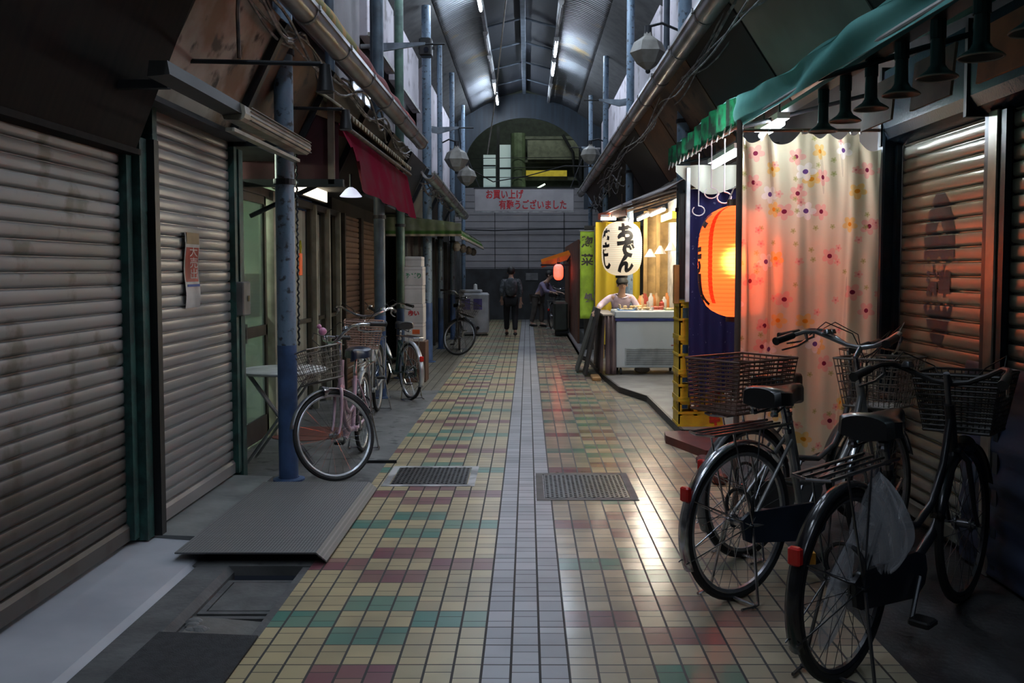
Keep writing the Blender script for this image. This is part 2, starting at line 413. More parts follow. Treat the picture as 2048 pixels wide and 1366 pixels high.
M_sh1 = mat('shutter_grey', (.30, .30, .30), .5, .25, (.25, .245, .235), 1.6, .35, .7, sx=(1, .6, 1.2), bump=.02, col3=(.15, .14, .12))
def grime(m, z0, z1, amount):
    """old road grime on the lowest slats"""
    nt = m.node_tree; h = N(nt); b = nt.nodes['Principled BSDF']; src = b.inputs['Base Color'].links[0].from_socket
    sp = h.new('ShaderNodeSeparateXYZ'); nt.links.new(h.coord(), sp.inputs[0])
    f = h.ramp(h.m('ADD', sp.outputs[2], h.m('MULTIPLY', h.m('SUBTRACT', h.noise(2.5, 5), .5), .35)), z1, z0)
    nt.links.new(h.mix(h.m('MULTIPLY', f, amount), src, (.055, .045, .035, 1)), b.inputs['Base Color'])
grime(M_sh1, .45, .85, .8)
M_sh2 = mat('shutter_pale', (.38, .38, .375), .36, .35, (.30, .29, .28), 3, .35, .7, sx=(1, .5, 2), bump=.04)
M_sh3 = mat('shutter_olive', (.38, .385, .33), .24, .5, (.30, .30, .25), 4, .35, .7, sx=(1, .4, 2), bump=.03)
M_sh4 = mat('shutter_brown', (.20, .12, .075), .4, .4, (.13, .08, .05), 4)
shutter('roller_shutter', 'wide dull grey roller shutter behind the pale cement ramp', -2.13, .6, 4.70, .07, 2.3, .070, 1, M_sh1, M_green, .012)
shutter('roller_shutter', 'pale grey roller shutter with a red and white notice taped on', -2.09, 5.0, 6.30, .07, 2.42, .070, 1, M_sh2, M_green, .011)
tag(MB().box((-2.14, 4.86, .05), (-2.0, 4.92, 2.2)).build('steel_post', M_black), 'thin black steel post between the two grey shutters', 'post')
tag(MB().box((-2.12, 4.77, .05), (-2.04, 4.855, 2.2)).build('channel_post', M_green), 'dark green channel post edging the dull grey shutter', 'post')
tag(MB().box((-2.13, 6.37, 0), (-2.03, 6.46, 2.35)).build('green_jamb', M_green), 'weathered green jamb beside the glass doors', 'post')
bx = thing('lock_box', 'grey metal lock box fixed to the green jamb', 'box', (-2.05, 6.41, 1.3))
MB().bbox((-.02, -.1, -.12), (.06, .06, .12), .008).build('case', mat('grey_enamel', (.2, .19, .18), .5), bx); MB().box((.06, -.02, -.02), (.066, .02, .02)).build('keyhole_plate', M_chrome, bx)
# taped notice
nt_ = thing('taped_notice', 'red and white vertical paper notice on the pale grey shutter', 'notice', (-2.065, 5.55, 1.5))
MB().grid(lambda u, v: (.006 * math.sin(v * 9), (u - .5) * .235, (v - .5) * .46), 6, 24).build('paper', mat('paper_white', (.62, .6, .58), .35), nt_)
MB().grid(lambda u, v: (.006 * math.sin((v * .42 + .37) * 9) + .002, (u - .5) * .205, -.07 + v * .21), 1, 12).build('red_panel', mat('notice_red', (.5, .05, .03), .4), nt_)
MB().grid(lambda u, v: (.009, (u - .5) * .205, .16 + v * .07), 1, 2).build('header', mat('notice_tan', (.35, .25, .12), .5), nt_)
for k_, (s_, sz_) in enumerate((('大', .07), ('売', .07), ('出', .07))):
    lettering('lettering', s_, sz_, mat('ink_white', (.7, .68, .65), .5), nt_, lambda x, y, k_=k_: (.0115, x * 2, .11 - k_ * .068 + y))
MB().box((.008, -.10, -.10), (.010, .10, -.085)).build('blue_line', mat('ink_blue', (.05, .1, .35), .5), nt_)
# faint marks and bolts on the near shutter
for q in ((3.35, .93), (3.0, .87)):
    tag(MB().cyl((-2.11, q[0], q[1]), (-2.095, q[0], q[1]), .012, n=10).build('lock_bolt', M_black), 'small dark bolt hole on the dull grey shutter', 'bolt', 'bolts on the dull grey shutter')

# right-hand shutters
shutter('roller_shutter', 'olive grey shutter painted with a faded blue emblem', 2.30, 4.47, 5.52, .05, 2.26, .078, -1, M_sh3, mat('navy_rail', (.02, .035, .06), .3, .3), .014, rail=.045)
shutter('roller_shutter', 'olive shutter glowing orange, beyond the bright dividing post', 2.30, .8, 4.27, .05, 2.26, .078, -1, M_sh3, _mats['navy_rail'], .014, rail=.045)
tag(MB().bbox((2.24, 4.33, 0), (2.33, 4.42, 2.27), .006).build('dividing_post', mat('post_alu', (.36, .34, .29), .3, .6)), 'flat aluminium dividing post between the two olive shutters', 'post')
struct(MB().box((2.32, -2, 0), (2.6, 5.62, 3.4)).build('wall_right', mat('dark_wall', (.03, .03, .035), .7)))
hd = thing('shutter_box', 'glossy dark blue shutter housing above the olive shutters', 'shutter housing', (2.2, 3.0, 2.26))
MB().extr([(0.1, 0), (0, .04), (-.02, .1), (-.02, .45), (.1, .5)], 'y', -3, 2.6).build('housing', mat('navy_gloss', (.02, .035, .055), .2, .2, bump=.1, scale=12), hd)
for yy in (-1.2, .2, 1.5, 2.58): MB().box((-.03, yy, .0), (.1, yy + .03, .48)).build('seam_strip', M_dark, hd)
tag(MB().bbox((2.18, 5.56, 0), (2.3, 5.66, 2.5), .01).build('navy_post', _mats['navy_rail']), 'dark navy post behind the edge of the floral curtain', 'post')
# emblem painted on the olive shutter, following the slats
def slat_x(z, z0=.05, pitch=.078, depth=.014):
    q = ((z - z0 - .09) % pitch) / pitch
    pts = ((0, -.6), (.05, -.6), (.08, .0), (.17, .72), (.3, .94), (.6, 1.), (.86, .98), (.93, .8), (.97, .2), (.975, -.6), (1, -.6))
    for (a, f0), (b_, f1) in zip(pts, pts[1:]):
        if q <= b_: return f0 + (f1 - f0) * (q - a) / max(b_ - a, 1e-6)
    return 0
def paint(name, inside, y0, y1, z0, z1, m, s=.007):
    mb = MB(); ny = int((y1 - y0) / s); nz = int((z1 - z0) / s)
    for j in range(nz):
        za = z0 + j * s; run = None
        for i in range(ny + 1):
            ya = y0 + i * s; ins = i < ny and inside((ya + s / 2 - y0) / (y1 - y0), (za + s / 2 - z0) / (z1 - z0))
            if ins and run is None: run = ya
            if not ins and run is not None:
                xa = 2.30 - slat_x(za) * .014 - .0015; xb = 2.30 - slat_x(za + s) * .014 - .0015
                mb.add([(xa, run, za), (xa, ya, za), (xb, ya, za + s), (xb, run, za + s)], [(0, 1, 2, 3)]); run = None
    return tag(mb.build(name, m), 'faded blue grey emblem painted on the olive shutter', 'painted emblem', 'emblem pieces on the olive shutter')
M_pt = mat('faded_paint', (.035, .05, .09), .5, 0, (.06, .07, .09), 9, .4, .7)
def top_shape(u, v):
    u = abs(u - .5) * 2; wv_ = .98 * min(1, (1 - v) * 1.9 + .05) ** .5 * (1 if v > .2 else 1)
    if u > wv_: return False
    if v < .2 and v < abs(math.sin(u * 4.7 + 1.5)) * .18: return False
    if abs(v - .52) < .13 * (1 - u / .25) and u < .25: return False
    return True
def bot_shape(u, v):
    u = abs(u - .5) * 2
    lim = 1.0 if v > .78 else .95 * max(0, v / .78) ** .6
    if u > lim: return False
    if v > .78: return abs(u - .0) < .2 * (1 - (v - .78) / .22) or abs(u - .95) < .25 * (1 - (v - .78) / .22) or abs(u - .5) < .12 * (1 - (v - .78) / .22)
    return True
paint('painted_emblem', top_shape, 4.82, 5.20, 1.50, 1.93, M_pt); paint('painted_emblem', bot_shape, 4.84, 5.19, 1.06, 1.34, M_pt)
lt = lettering('painted_lettering', '清華', .15, M_pt, None, lambda x, y: (2.283, 5.01 - x, 1.415 + y), .006)
tag(lt, 'faded painted characters between the two emblem shapes', 'lettering')
# blue corrugated sheet leaning at the foot of the near shutter
MB_ = MB()
MB_.grid(lambda u, v: (2.245 + .02 * v + .008 * math.sin(v * 38), 2.0 + u * 2.62, .02 + v * (1.02 - .0 * u)), 2, 60)
tag(MB_.build('blue_sheet', mat('navy_tarp', (.035, .06, .13), .5, 0, (.02, .035, .08), 3), smooth=True, solid=.006), 'dark blue corrugated sheet leaning at the foot of the olive shutters', 'sheet')

# ---------------------------------------------------------------- big walls and roof
M_wallL = mat('shop_wall_dark', (.045, .04, .035), .75, 0, (.025, .022, .02), 2)
M_fac = mat('facade_grey', (.20, .18, .19), .8, 0, (.12, .11, .11), 1.2, .35, .7, bump=.2)
struct(MB().box((-2.5, -3, 0), (-2.2, 6.4, 3.2)).build('wall_left', M_wallL))
struct(MB().box((-2.62, 11.0, 0), (-2.38, 27.5, 3.2)).build('wall_left_far', M_wallL))
struct(MB().box((-2.62, 6.4, 2.42), (-2.38, 11.0, 3.2)).build('wall_left_lintel', M_wallL))
struct(MB().box((-2.65, -3, 3.2), (-2.4, 27.5, 6.6)).build('wall_left_upper', M_fac))
struct(MB().box((2.35, 5.62, 0), (2.6, 27.5, 3.2)).build('wall_right_far', M_wallL))
struct(MB().box((2.3, -3, 3.2), (2.6, 27.5, 6.6)).build('wall_right_upper', M_fac))

# arcade roof
ZE, ZR = 5.86, 6.3; Xa, Xb, Xm = -1.54, 1.39, -.09
M_sof, nt, b = nodes('soffit_sheets'); h = N(nt); b.inputs['Roughness'].default_value = .45; b.inputs['Metallic'].default_value = .2
sp = h.new('ShaderNodeSeparateXYZ'); nt.links.new(h.coord(), sp.inputs[0])
rib = h.m('SINE', h.m('MULTIPLY', sp.outputs[1], 62.))
wn = h.new('ShaderNodeTexWhiteNoise', noise_dimensions='2D'); cb = h.new('ShaderNodeCombineXYZ'); h.put(cb.inputs[0], h.m('FLOOR', h.m('DIVIDE', sp.outputs[1], 1.05))); h.put(cb.inputs[1], h.m('GREATER_THAN', sp.outputs[0], 0.)); nt.links.new(cb.outputs[0], wn.inputs['Vector'])
base = h.mix(wn.outputs['Value'], (.10, .105, .115, 1), (.24, .26, .28, 1))
base = h.mix(h.m('MULTIPLY', h.ramp(h.noise(1.1, 3), .58, .68), .7), base, (.36, .23, .06, 1))
nt.links.new(base, b.inputs['Base Color'])
bp = h.new('ShaderNodeBump'); bp.inputs['Strength'].default_value = .7; bp.inputs['Distance'].default_value = .02; nt.links.new(rib, bp.inputs['Height']); nt.links.new(bp.outputs[0], b.inputs['Normal'])
TL, TR = -.80, .57     # tube rails
Y0, Y1 = -3, 25.2
def soffit(xe, xt, name):
    mb = MB()
    def fn(u, v):
        x = xe + (xt - xe) * u; return (x, Y0 + (Y1 - Y0) * v, ZE + .30 * math.sin(u * math.pi / 2))
    mb.grid(fn, 8, 30); return struct(mb.build(name, M_sof, smooth=True, solid=.02))
soffit(Xa, TL, 'ceiling'); soffit(Xb, TR, 'ceiling_other')
M_mid = mat('ridge_sheets', (.028, .031, .038), .5, .1, (.03, .033, .04), 3, bump=.2)
mb = MB(); mb.grid(lambda u, v: (TL + (Xm - TL) * u, Y0 + (Y1 - Y0) * v, ZE + .42 + .22 * u), 2, 2); mb.grid(lambda u, v: (TR + (Xm - TR) * u, Y0 + (Y1 - Y0) * v, ZE + .42 + .22 * u), 2, 2)
struct(mb.build('ceiling_ridge', M_mid, solid=.02))
for x in (TL, TR): struct(MB().box((x - .02, Y0, ZE + .26), (x + .02, Y1, ZE + .44)).build('trim_3', M_mid))
struct(MB().bbox((Xm - .05, Y0, ZE + .5), (Xm + .05, Y1, ZE + .6), .005).build('trim_4', mat('beam_blue_grey', (.14, .17, .21), .45, .3)))
rb = rnd
for i in range(14):
    y = 1.2 + i * 1.85
    for xa_, xb_, nm in ((TL, Xm, 'l'), (TR, Xm, 'r')):
        o_ = MB().cyl((xa_, y, ZE + .38), (xb_, y, ZE + .56), .022, n=8).build('roof_rib', _mats['beam_blue_grey'])
        tag(o_, 'slanting steel rib under the ridge of the arcade roof', 'roof rib', 'ribs under the arcade ridge')
# rail trays carrying the tubes
def tube_lamp(x, y, on, length=1.2):
    o = thing('tube_lamp', 'glowing fluorescent tube lamp along the arcade roof rail' if on else 'unlit fluorescent tube lamp along the arcade roof rail', 'lamp', (x, y, ZE + .10), 0, 'lit roof tubes' if on else 'unlit roof tubes')
    MB().extr([(-.05, .05), (-.03, .0), (.03, 0), (.05, .05), (.05, .08), (-.05, .08)], 'y', 0, length).build('fixture', mat('lamp_white', (.5, .5, .5), .4), o)
    MB().cyl((0, .04, -.025), (0, length - .04, -.025), .019, n=12).build('tube', glow('tube_light', (.72, .84, 1.), ROOF_E) if on else mat('tube_off', (.5, .5, .5), .3), o, smooth=True)
    for yy in (.02, length - .05): MB().box((-.015, yy, -.045), (.015, yy + .03, 0)).build('socket', M_white, o)
    MB().cyl((0, .2, .08), (0, .2, .3), .008).build('hanger', M_dark, o); MB().cyl((0, length - .2, .08), (0, length - .2, .3), .008).build('hanger', M_dark, o)
ROOF_E = 135
for y in (-2.5, 2.0, 6.5, 10.9, 14.5): tube_lamp(TL + .0, y, True)
for y in (21.7, 23.2): tube_lamp(TL, y, True)
for y in (17.4, 19.3): tube_lamp(TL, y, False)
for y in (-.5, 4.5, 8.5, 12.7): tube_lamp(TR, y, True)
for y in (17.8, 19.6): tube_lamp(TR, y, True)
for y in (15.4, 22.2): tube_lamp(TR, y, False)
for x in (TL, TR):
    tag(MB().box((x - .03, -2, ZE + .19), (x + .03, 24.8, ZE + .25)).build('lamp_rail', mat('rail_pale', (.3, .31, .32), .5)), 'long pale conduit rail above the %s row of roof tubes' % ('alley signboard side' if x < 0 else 'lantern stall side'), 'rail')
# side fascia between eave and facade
struct(MB().plate([(-2.42, Y0, 5.3), (Xa, Y0, ZE), (Xa, Y1, ZE), (-2.42, Y1, 5.3)], .03).build('ceiling_eave', mat('eave_dark', (.06, .06, .06), .7)))
struct(MB().plate([(2.32, Y0, 5.3), (Xb, Y0, ZE), (Xb, Y1, ZE), (2.32, Y1, 5.3)], .03).build('ceiling_eave', _mats['eave_dark']))

# end gable: blue sheet with an arched opening
mb = MB(); n = 24; pts = []
def arch(t):  # opening outline
    a = math.pi * (1 - t); return (Xm + 1.66 * math.cos(a), 4.35 + 1.36 * math.sin(a))
for i in range(n + 1):
    x, z = arch(i / n); zt = ZE + .55 - abs(x - Xm) * .2
    pts.append(((x, Y1, z), (x * 1.12, Y1, zt if abs(x) < 1.3 else ZE)))
for i in range(n):
    a, b_ = pts[i], pts[i + 1]; mb.plate([a[0], b_[0], b_[1], a[1]], .05)
mb.box((-2.4, Y1, 3.2), (Xm - 1.66, Y1 + .05, ZE + .1)); mb.box((Xm + 1.66, Y1, 3.2), (2.3, Y1 + .05, ZE + .1))
struct(mb.build('wall_back_gable', mat('gable_blue', (.016, .028, .042), .5, 0, (.010, .017, .025), 2, sx=(6, 1, .5))))
# end wall (panelled) and dark plinth
mp = MB()
struct(MB().box((-4.5, 27.5, 1.55), (4.5, 27.7, 4.0)).build('wall_back', mat('end_panels', (.38, .36, .37), .6, 0, (.31, .30, .31), 1.5)))
struct(MB().box((-4.5, 27.45, 0), (4.5, 27.7, 1.55)).build('wall_back_plinth', mat('end_plinth', (.05, .052, .056), .8, 0, (.03, .03, .03), 3)))
for i, x in enumerate((-1.0, 0.02, 1.1)): struct(MB().box((x, 27.47, 1.55), (x + .02, 27.5, 4.0)).build('trim_5', M_dark))
for z in [1.58 + .2 * i for i in range(12)]: struct(MB().box((-4.4, 27.485, z), (4.4, 27.5, z + .01)).build('trim_6', mat('joint_grey', (.12, .12, .125), .7)))
tag(MB().tube([(-2.3, 27.3, 2.74), (-1, 27.3, 2.70), (0, 27.3, 2.73), (2.3, 27.3, 2.77)], .02).build('wall_pipe', M_dark), 'thin dark pipe running across the pale panelled end wall', 'pipe')
tag(MB().box((-.05, 27.42, 1.2), (.32, 27.46, 1.42)).build('white_notice', mat('grey_paper', (.22, .22, .22), .7)), 'small pale notice on the dark end wall plinth', 'notice')
# ---------------------------------------------------------------- arcade poles
def pole(x, y, z1, label, r=.066, zp=.97, m0=None, m1=None, group=None):
    o = thing('arcade_pole', label, 'pole', (x, y, 0), 0, group)
    mb = MB(); mb.cyl((0, 0, zp), (0, 0, z1), r, n=20); mb.build('shaft', m0 or M_blue, o, smooth=True)
    if zp > 0:
        MB().cyl((0, 0, 0), (0, 0, zp), r * 1.03, n=20).build('painted_foot', m1 or M_blue2, o, smooth=True)
        MB().lathe([(r * 1.7, 0), (r * 1.7, .012), (r * 1.1, .02)], n=20).build('base_flange', m1 or M_blue2, o)
    if z1 > 3:
        for z in (2.1, 3.0): MB().lathe([(r, z), (r + .012, z + .002), (r + .012, z + .04), (r, z + .042)], n=20).build('clamp_band', M_dark, o)
    return o
pole(-1.71, 6.38, 3.5, 'blue arcade pole behind the front wheel of the pink bicycle')
pole(-1.73, 10.55, 5.66, 'blue arcade pole between the brown basket bicycle and the green bicycle', .066, .97, mat('dull_blue_paint', (.075, .115, .15), .5, 0, (.04, .06, .08), 6, bump=.2))
pole(-1.76, 12.5, 5.64, 'green topped arcade pole beside the stacked white cartons', .062, .97, mat('pole_green', (.06, .12, .09), .5, 0, (.03, .06, .05), 8))
pole(-1.63, 14.7, 5.74, 'light blue peeling arcade pole just past the white cartons', .075)
pole(-1.66, 17.2, 5.74, 'slim pale arcade pole above the green scalloped awning', .05)
pole(-1.63, 19.6, 5.74, 'slim arcade pole standing past the green awning, third from the end gable', .055)
pole(-1.66, 23.4, 5.74, 'thin arcade pole nearest the end gable on the signboard side', .05)
pole(1.60, 9.3, 5.72, 'dark arcade pole rising behind the large hexagonal lamp', .07)
pole(1.58, 14.0, 5.72, 'arcade pole rising behind the white paper lantern stall roof', .06)
pole(1.55, 18.0, 5.72, 'pale blue arcade pole beyond the lantern stall roof', .055)
pole(1.53, 22.0, 5.72, 'thin pale arcade pole nearest the end gable on the stall side', .05)
# chain on the nearest pole
tag(MB().tube([(-1.648 + .006 * math.sin(i * 2.4), 6.47 + .006 * math.cos(i * 2.4), 2.4 - i * .02) for i in range(73)], .0075, 5).build('cable_chain', M_black), 'black twisted chain hanging down the near blue arcade pole', 'chain')

# ---------------------------------------------------------------- dark board hood, top of the near shutter
hood = thing('board_hood', 'dark wood grain board hood leaning out over the near grey shutter', 'hood', (0, 0, 0))
M_hood = mat('hood_board', (.011, .008, .006), .7, 0, (.004, .003, .003), 2.5, .35, .7, sx=(1, 9, .7), spec=.12)
MB().plate([(-2.04, .4, 2.12), (-1.52, .4, 3.4), (-1.52, 4.72, 3.4), (-2.04, 4.72, 2.12)], .03).build('board', M_hood, hood)
MB().plate([(-2.06, 4.70, 2.12), (-1.54, 4.70, 3.4), (-2.2, 4.70, 3.4), (-2.2, 4.70, 2.12)], .03).build('end_board', M_hood, hood)
MB().box((-2.2, .4, 2.10), (-2.02, 4.74, 2.13)).build('under_board', M_hood, hood)
# shutter casing over second shutter
tag(MB().extr([(-2.2, 2.40), (-1.98, 2.42), (-1.94, 2.5), (-1.96, 2.85), (-2.2, 2.9)], 'y', 4.80, 6.5).build('shutter_casing', mat('casing_brown', (.07, .05, .033), .5, .2)), 'dark brown shutter casing above the pale grey shutter', 'casing')
# retractable awning cassette
cs = thing('awning_cassette', 'ribbed beige awning cassette slung in front of the near blue pole', 'awning', (-1.60, 0, 0))
prof = [(-.08, -.02), (-.07, -.045), (.02, -.05), (.042, -.035), (.05, -.01), (.045, .03), (.02, .045), (-.05, .045), (-.08, .02)]
MB().extr([(a, 2.375 + b_) for a, b_ in prof], 'y', 5.0, 6.5).build('cassette', mat('beige_metal', (.42, .39, .31), .42, 0, (.25, .22, .17), 6), cs)
for dz in (-.035, -.012, .014, .036): MB().box((.04, 5.1, 2.375 + dz - .003), (.054, 6.5, 2.375 + dz + .003)).build('rib', mat('beige_dark', (.13, .11, .08), .6), cs)
MB().extr([(-.03, 2.25), (.02, 2.25), (.02, 2.27), (-.03, 2.27)], 'y', 4.9, 6.3).build('front_bar', _mats['beige_metal'], cs)
MB().extr([(-.07, 2.35), (.03, 2.36), (.02, 2.42), (-.06, 2.42)], 'y', 4.0, 5.0).build('dark_housing', mat('housing_dark', (.035, .033, .03), .5), cs)
MB().box((-.5, 4.3, 2.36), (-.1, 4.34, 2.40)).build('arm_bracket', M_dark, cs); MB().box((-.5, 6.3, 2.36), (-.1, 6.34, 2.40)).build('arm_bracket', M_dark, cs)

# ---------------------------------------------------------------- sloping fascia boards under the gutters
M_fb = [mat('fascia_stained', (.50, .44, .38), .6, 0, (.24, .14, .08), 2.2, .42, .62, col3=(.03, .02, .015)), mat('fascia_brown', (.2, .11, .06), .6, 0, (.07, .04, .025), 2, .4, .65, col3=(.02, .015, .01)),
        mat('fascia_olive', (.11, .10, .075), .65, 0, (.06, .055, .04), 2), mat('fascia_dark', (.035, .029, .026), .7, 0, (.03, .025, .02), 2), mat('fascia_beige', (.34, .31, .25), .6, 0, (.24, .21, .17), 1.5), mat('fascia_orange', (.24, .10, .03), .55, 0, (.14, .06, .02), 2)]
def fascia(side, ya, yb, k, label):
    xg, zg, xw, zw = (-1.60, 3.14, -1.95, 2.42) if side < 0 else (1.40, 3.36, 1.86, 2.66)
    mb = MB().plate([(xg, ya + .02, zg), (xg, yb - .02, zg), (xw, yb - .02, zw), (xw, ya + .02, zw)], .02)
    tag(mb.build('fascia_board', M_fb[k]), label, 'board')
    bt = MB(); bt.plate([(xg, yb - .03, zg - .02), (xg, yb + .03, zg - .02), (xw, yb + .03, zw - .02), (xw, yb - .03, zw - .02)], -.05)
    tag(bt.build('fascia_batten', M_dark), 'dark batten between sloping fascia boards above the shops', 'batten', 'battens between the fascia boards')
for a in ((4.72, 5.95, 0, 'stained pale fascia board streaked with brown rust over the pale shutter'), (5.95, 7.4, 1, 'rust brown fascia board behind the near blue pole'), (7.4, 9.0, 2, 'olive fascia board above the maroon awning front edge'), (9.0, 10.6, 3, 'dark fascia board midway above the maroon awning'), (10.6, 12.3, 2, 'olive fascia board at the far end of the maroon awning'), (12.3, 14.4, 3, 'dark fascia board above the green awning'), (14.4, 17.0, 4, 'grey beige fascia board over the dark shopfronts'), (17, 20, 3, 'long dark fascia board towards the end gable')):
    fascia(-1, *a)
for a in ((1.5, 3.1, 3, 'dark fascia board above the near end of the teal awning'), (3.1, 4.6, 3, 'dark fascia board above the teal awning wrinkles'), (4.6, 6.3, 4, 'pale beige fascia board above the teal and green awning seam'), (6.3, 8.0, 3, 'dark brown fascia board above the fringed green valance'), (8.0, 10.2, 1, 'rusty brown fascia board past the fringed valance'), (10.2, 11.8, 5, 'warm orange fascia board above the lantern stall'), (11.8, 14, 3, 'dark fascia board right over the white paper lantern'), (14, 17, 3, 'dark fascia board beyond the lantern stall'), (17, 21.5, 3, 'long dark fascia board next to the end gable on the stall side')):
    fascia(1, *a)
struct(MB().plate([(-1.95, -3, 2.42), (-2.5, -3, 2.42), (-2.5, 22, 2.42), (-1.95, 22, 2.42)], .03).build('ceiling_low', _mats['eave_dark']) )
struct(MB().box((1.86, -3, 2.9), (2.5, 8.2, 2.93)).build('ceiling_low_other', _mats['eave_dark']))
def gutter(x, z, ya, yb, label, dz=0, m=None):
    o = thing('rain_gutter', label, 'gutter', (x, ya, z)); L = yb - ya; n = 10
    prof = [(math.cos(math.pi + math.pi * i / n) * .085, math.sin(math.pi + math.pi * i / n) * .085) for i in range(n + 1)]
    prof += [(.10, .0), (.10, .03), (.085, .03), (.075, 0)] + [(-p[0] * .9, p[1] * .85) for p in prof[1:-1]] + [(-.075, 0), (-.085, .03), (-.10, .03), (-.10, 0)]
    g = MB().extr(prof, 'y', 0, L); g.build('trough', m or M_gut, o, smooth=True)
    i = 0
    while i * 1.1 < L: MB().extr([(a * 1.08, b_ * 1.08) for a, b_ in prof], 'y', .25 + i * 1.1, .29 + i * 1.1).build('joint_band', mat('band_dull', (.3, .31, .31), .4, .5), o); i += 1
    o.rotation_euler.x = math.atan2(dz, L)
    return o
M_gut = mat('gutter_metal', (.42, .42, .43), .3, .6, (.24, .21, .19), 4, .4, .65, sx=(1, .5, 1), bump=.05)
gutter(-1.50, 3.22, 1.5, 12.8, 'long dented metal gutter above the maroon awning', .07)
gutter(-1.42, 2.88, 12.9, 20.5, 'shorter dull metal gutter above the green awning', -.15)
gutter(1.32, 3.40, 1.0, 22.5, 'long shining metal gutter running above the lantern stalls')
# messy cables below the gutters
def cables(x, z, ya, yb, n, label, seed, amp=.06):
    r_ = random.Random(seed); mb = MB()
    for k in range(n):
        ph = r_.random() * 6; a = amp * (.4 + r_.random()); xo, zo = r_.uniform(-.05, .05), r_.uniform(-.06, .06)
        mb.tube([(x + xo + a * .5 * math.sin(ph + i * .31), ya + (yb - ya) * i / 40, z + zo + a * math.sin(ph * 2 + i * .37 * (1 + .2 * k))) for i in range(41)], r_.uniform(.006, .013), 5)
    tag(mb.build('cable_bundle', mat('cable_grey', (.10, .10, .105), .5, 0, (.3, .3, .3), 9, .5, .6)), label, 'cables', None, 'stuff')
cables(-1.6, 3.06, 4.8, 12, 6, 'tangled grey cables along the fascia above the maroon awning', 3, .09)
cables(1.42, 3.22, 3.5, 18, 6, 'tangled grey cables under the gutter above the teal awning', 4, .08)
cables(-1.5, 2.75, 13, 20, 5, 'tangled dark cables over the green awning', 5, .12)
cables(1.48, 3.0, 14, 21, 5, 'tangled dark cables past the lantern stall', 6, .12)
# rods with small lamps across the signboards
def rod(y, xa, xb, z, label, lamp=True):
    o = thing('support_rod', label, 'rod', (0, y, z))
    MB().cyl((xa, 0, .02), (xb, 0, 0), .013).build('bar', M_dark, o)
    if lamp:
        MB().lathe([(.001, 0), (.03, -.005), (.035, -.06), (.05, -.15), (.045, -.155), (.001, -.15)], (xb + .02, 0, 0), 14).build('spotlight', M_black, o, smooth=True)
    return o
rod(5.0, -2.05, -1.13, 2.63, 'dark rod ending in a small black spotlight before the stained board')
rod(6.9, -2.2, -1.4, 2.72, 'lower dark rod crossing behind the near blue pole')
tag(MB().tube([(-1.58, 5.0, 2.66), (-1.585, 5.0, 2.9), (-1.575, 5.02, 3.2), (-1.58, 5, 3.6)], .011, 6).build('hanging_wire', M_rust), 'rusty hanging wire joined to the spotlight rod', 'wire')
# rolled awning cloth resting above the gutter
M_roll, nt, b = nodes('rolled_cloth'); h = N(nt); b.inputs['Roughness'].default_value = .8
sp = h.new('ShaderNodeSeparateXYZ'); nt.links.new(h.coord(), sp.inputs[0])
nt.links.new(h.mix(h.ramp(sp.outputs[1], 8.6, 8.9), h.mix(h.ramp(h.noise(7), .45, .55), (.34, .17, .03, 1), (.15, .14, .03, 1)), h.mix(h.ramp(h.noise(5), .6, .62), (.14, .012, .01, 1), (.5, .05, .02, 1))), b.inputs['Base Color'])
tag(MB().grid(lambda u, v: (-1.66 - .035 * math.cos(u * 2 * math.pi) - .008 * math.sin(v * 60), 4.0 + v * 9.2, 3.62 + .07 * math.sin(u * 2 * math.pi) * (1 + .2 * math.sin(v * 47)) - v * .02), 12, 90).build('rolled_awning', M_roll, smooth=True), 'rolled awning cloth, yellow then dark red, on top of the dented gutter', 'awning')

# ---------------------------------------------------------------- facades above
M_pan = mat('facade_panel', (.50, .46, .50), .75, 0, (.36, .33, .36), 1.1, .35, .7, col3=(.2, .18, .18))
def fpanel(x, sgn, ya, yb, za, zb, label, cat='panel', m=None):
    o = thing('facade_panel', label, cat, (x, ya, za)); L = yb - ya; H = zb - za
    MB().bbox((min(0, -sgn * .0), 0, 0), (.12, L, H), .01).build('sheet', m or M_pan, o)
    xx = .12 if sgn > 0 else -.03
    for q in (0, H - .05): MB().box((xx, 0, q), (xx + .03, L, q + .05)).build('edge_rail', mat('rail_cream', (.38, .36, .33), .5), o)
    return o
fpanel(-2.25, 1, 8.0, 11.6, 3.9, 6.0, 'grey facade panel above the rolled yellow awning cloth', m=M_fac)
fpanel(-2.2, 1, 11.9, 14.2, 4.55, 5.95, 'pinkish white balcony panel beside the black camera box')
fpanel(-2.2, 1, 14.4, 17.4, 4.5, 5.95, 'whitish balcony panel behind the light blue peeling pole')
fpanel(-2.2, 1, 14.9, 17.2, 3.3, 4.1, 'lower whitish panel behind the light blue peeling pole')
fpanel(-2.2, 1, 18.0, 24.6, 3.3, 5.6, 'long pale facade panel towards the end gable')
fpanel(2.0, -1, 8.6, 10.4, 3.9, 5.9, 'pale facade panel above the large hexagonal lamp')
fpanel(1.98, -1, 10.6, 13.4, 4.3, 5.9, 'whitish facade panel past the hexagonal lamp with a lower opening')
fpanel(1.98, -1, 13.7, 17.6, 4.2, 5.9, 'whitish facade panel in the middle of the stall side')
fpanel(2.0, -1, 18.2, 24.6, 3.6, 5.9, 'long pale facade panel next to the end gable on the stall side')
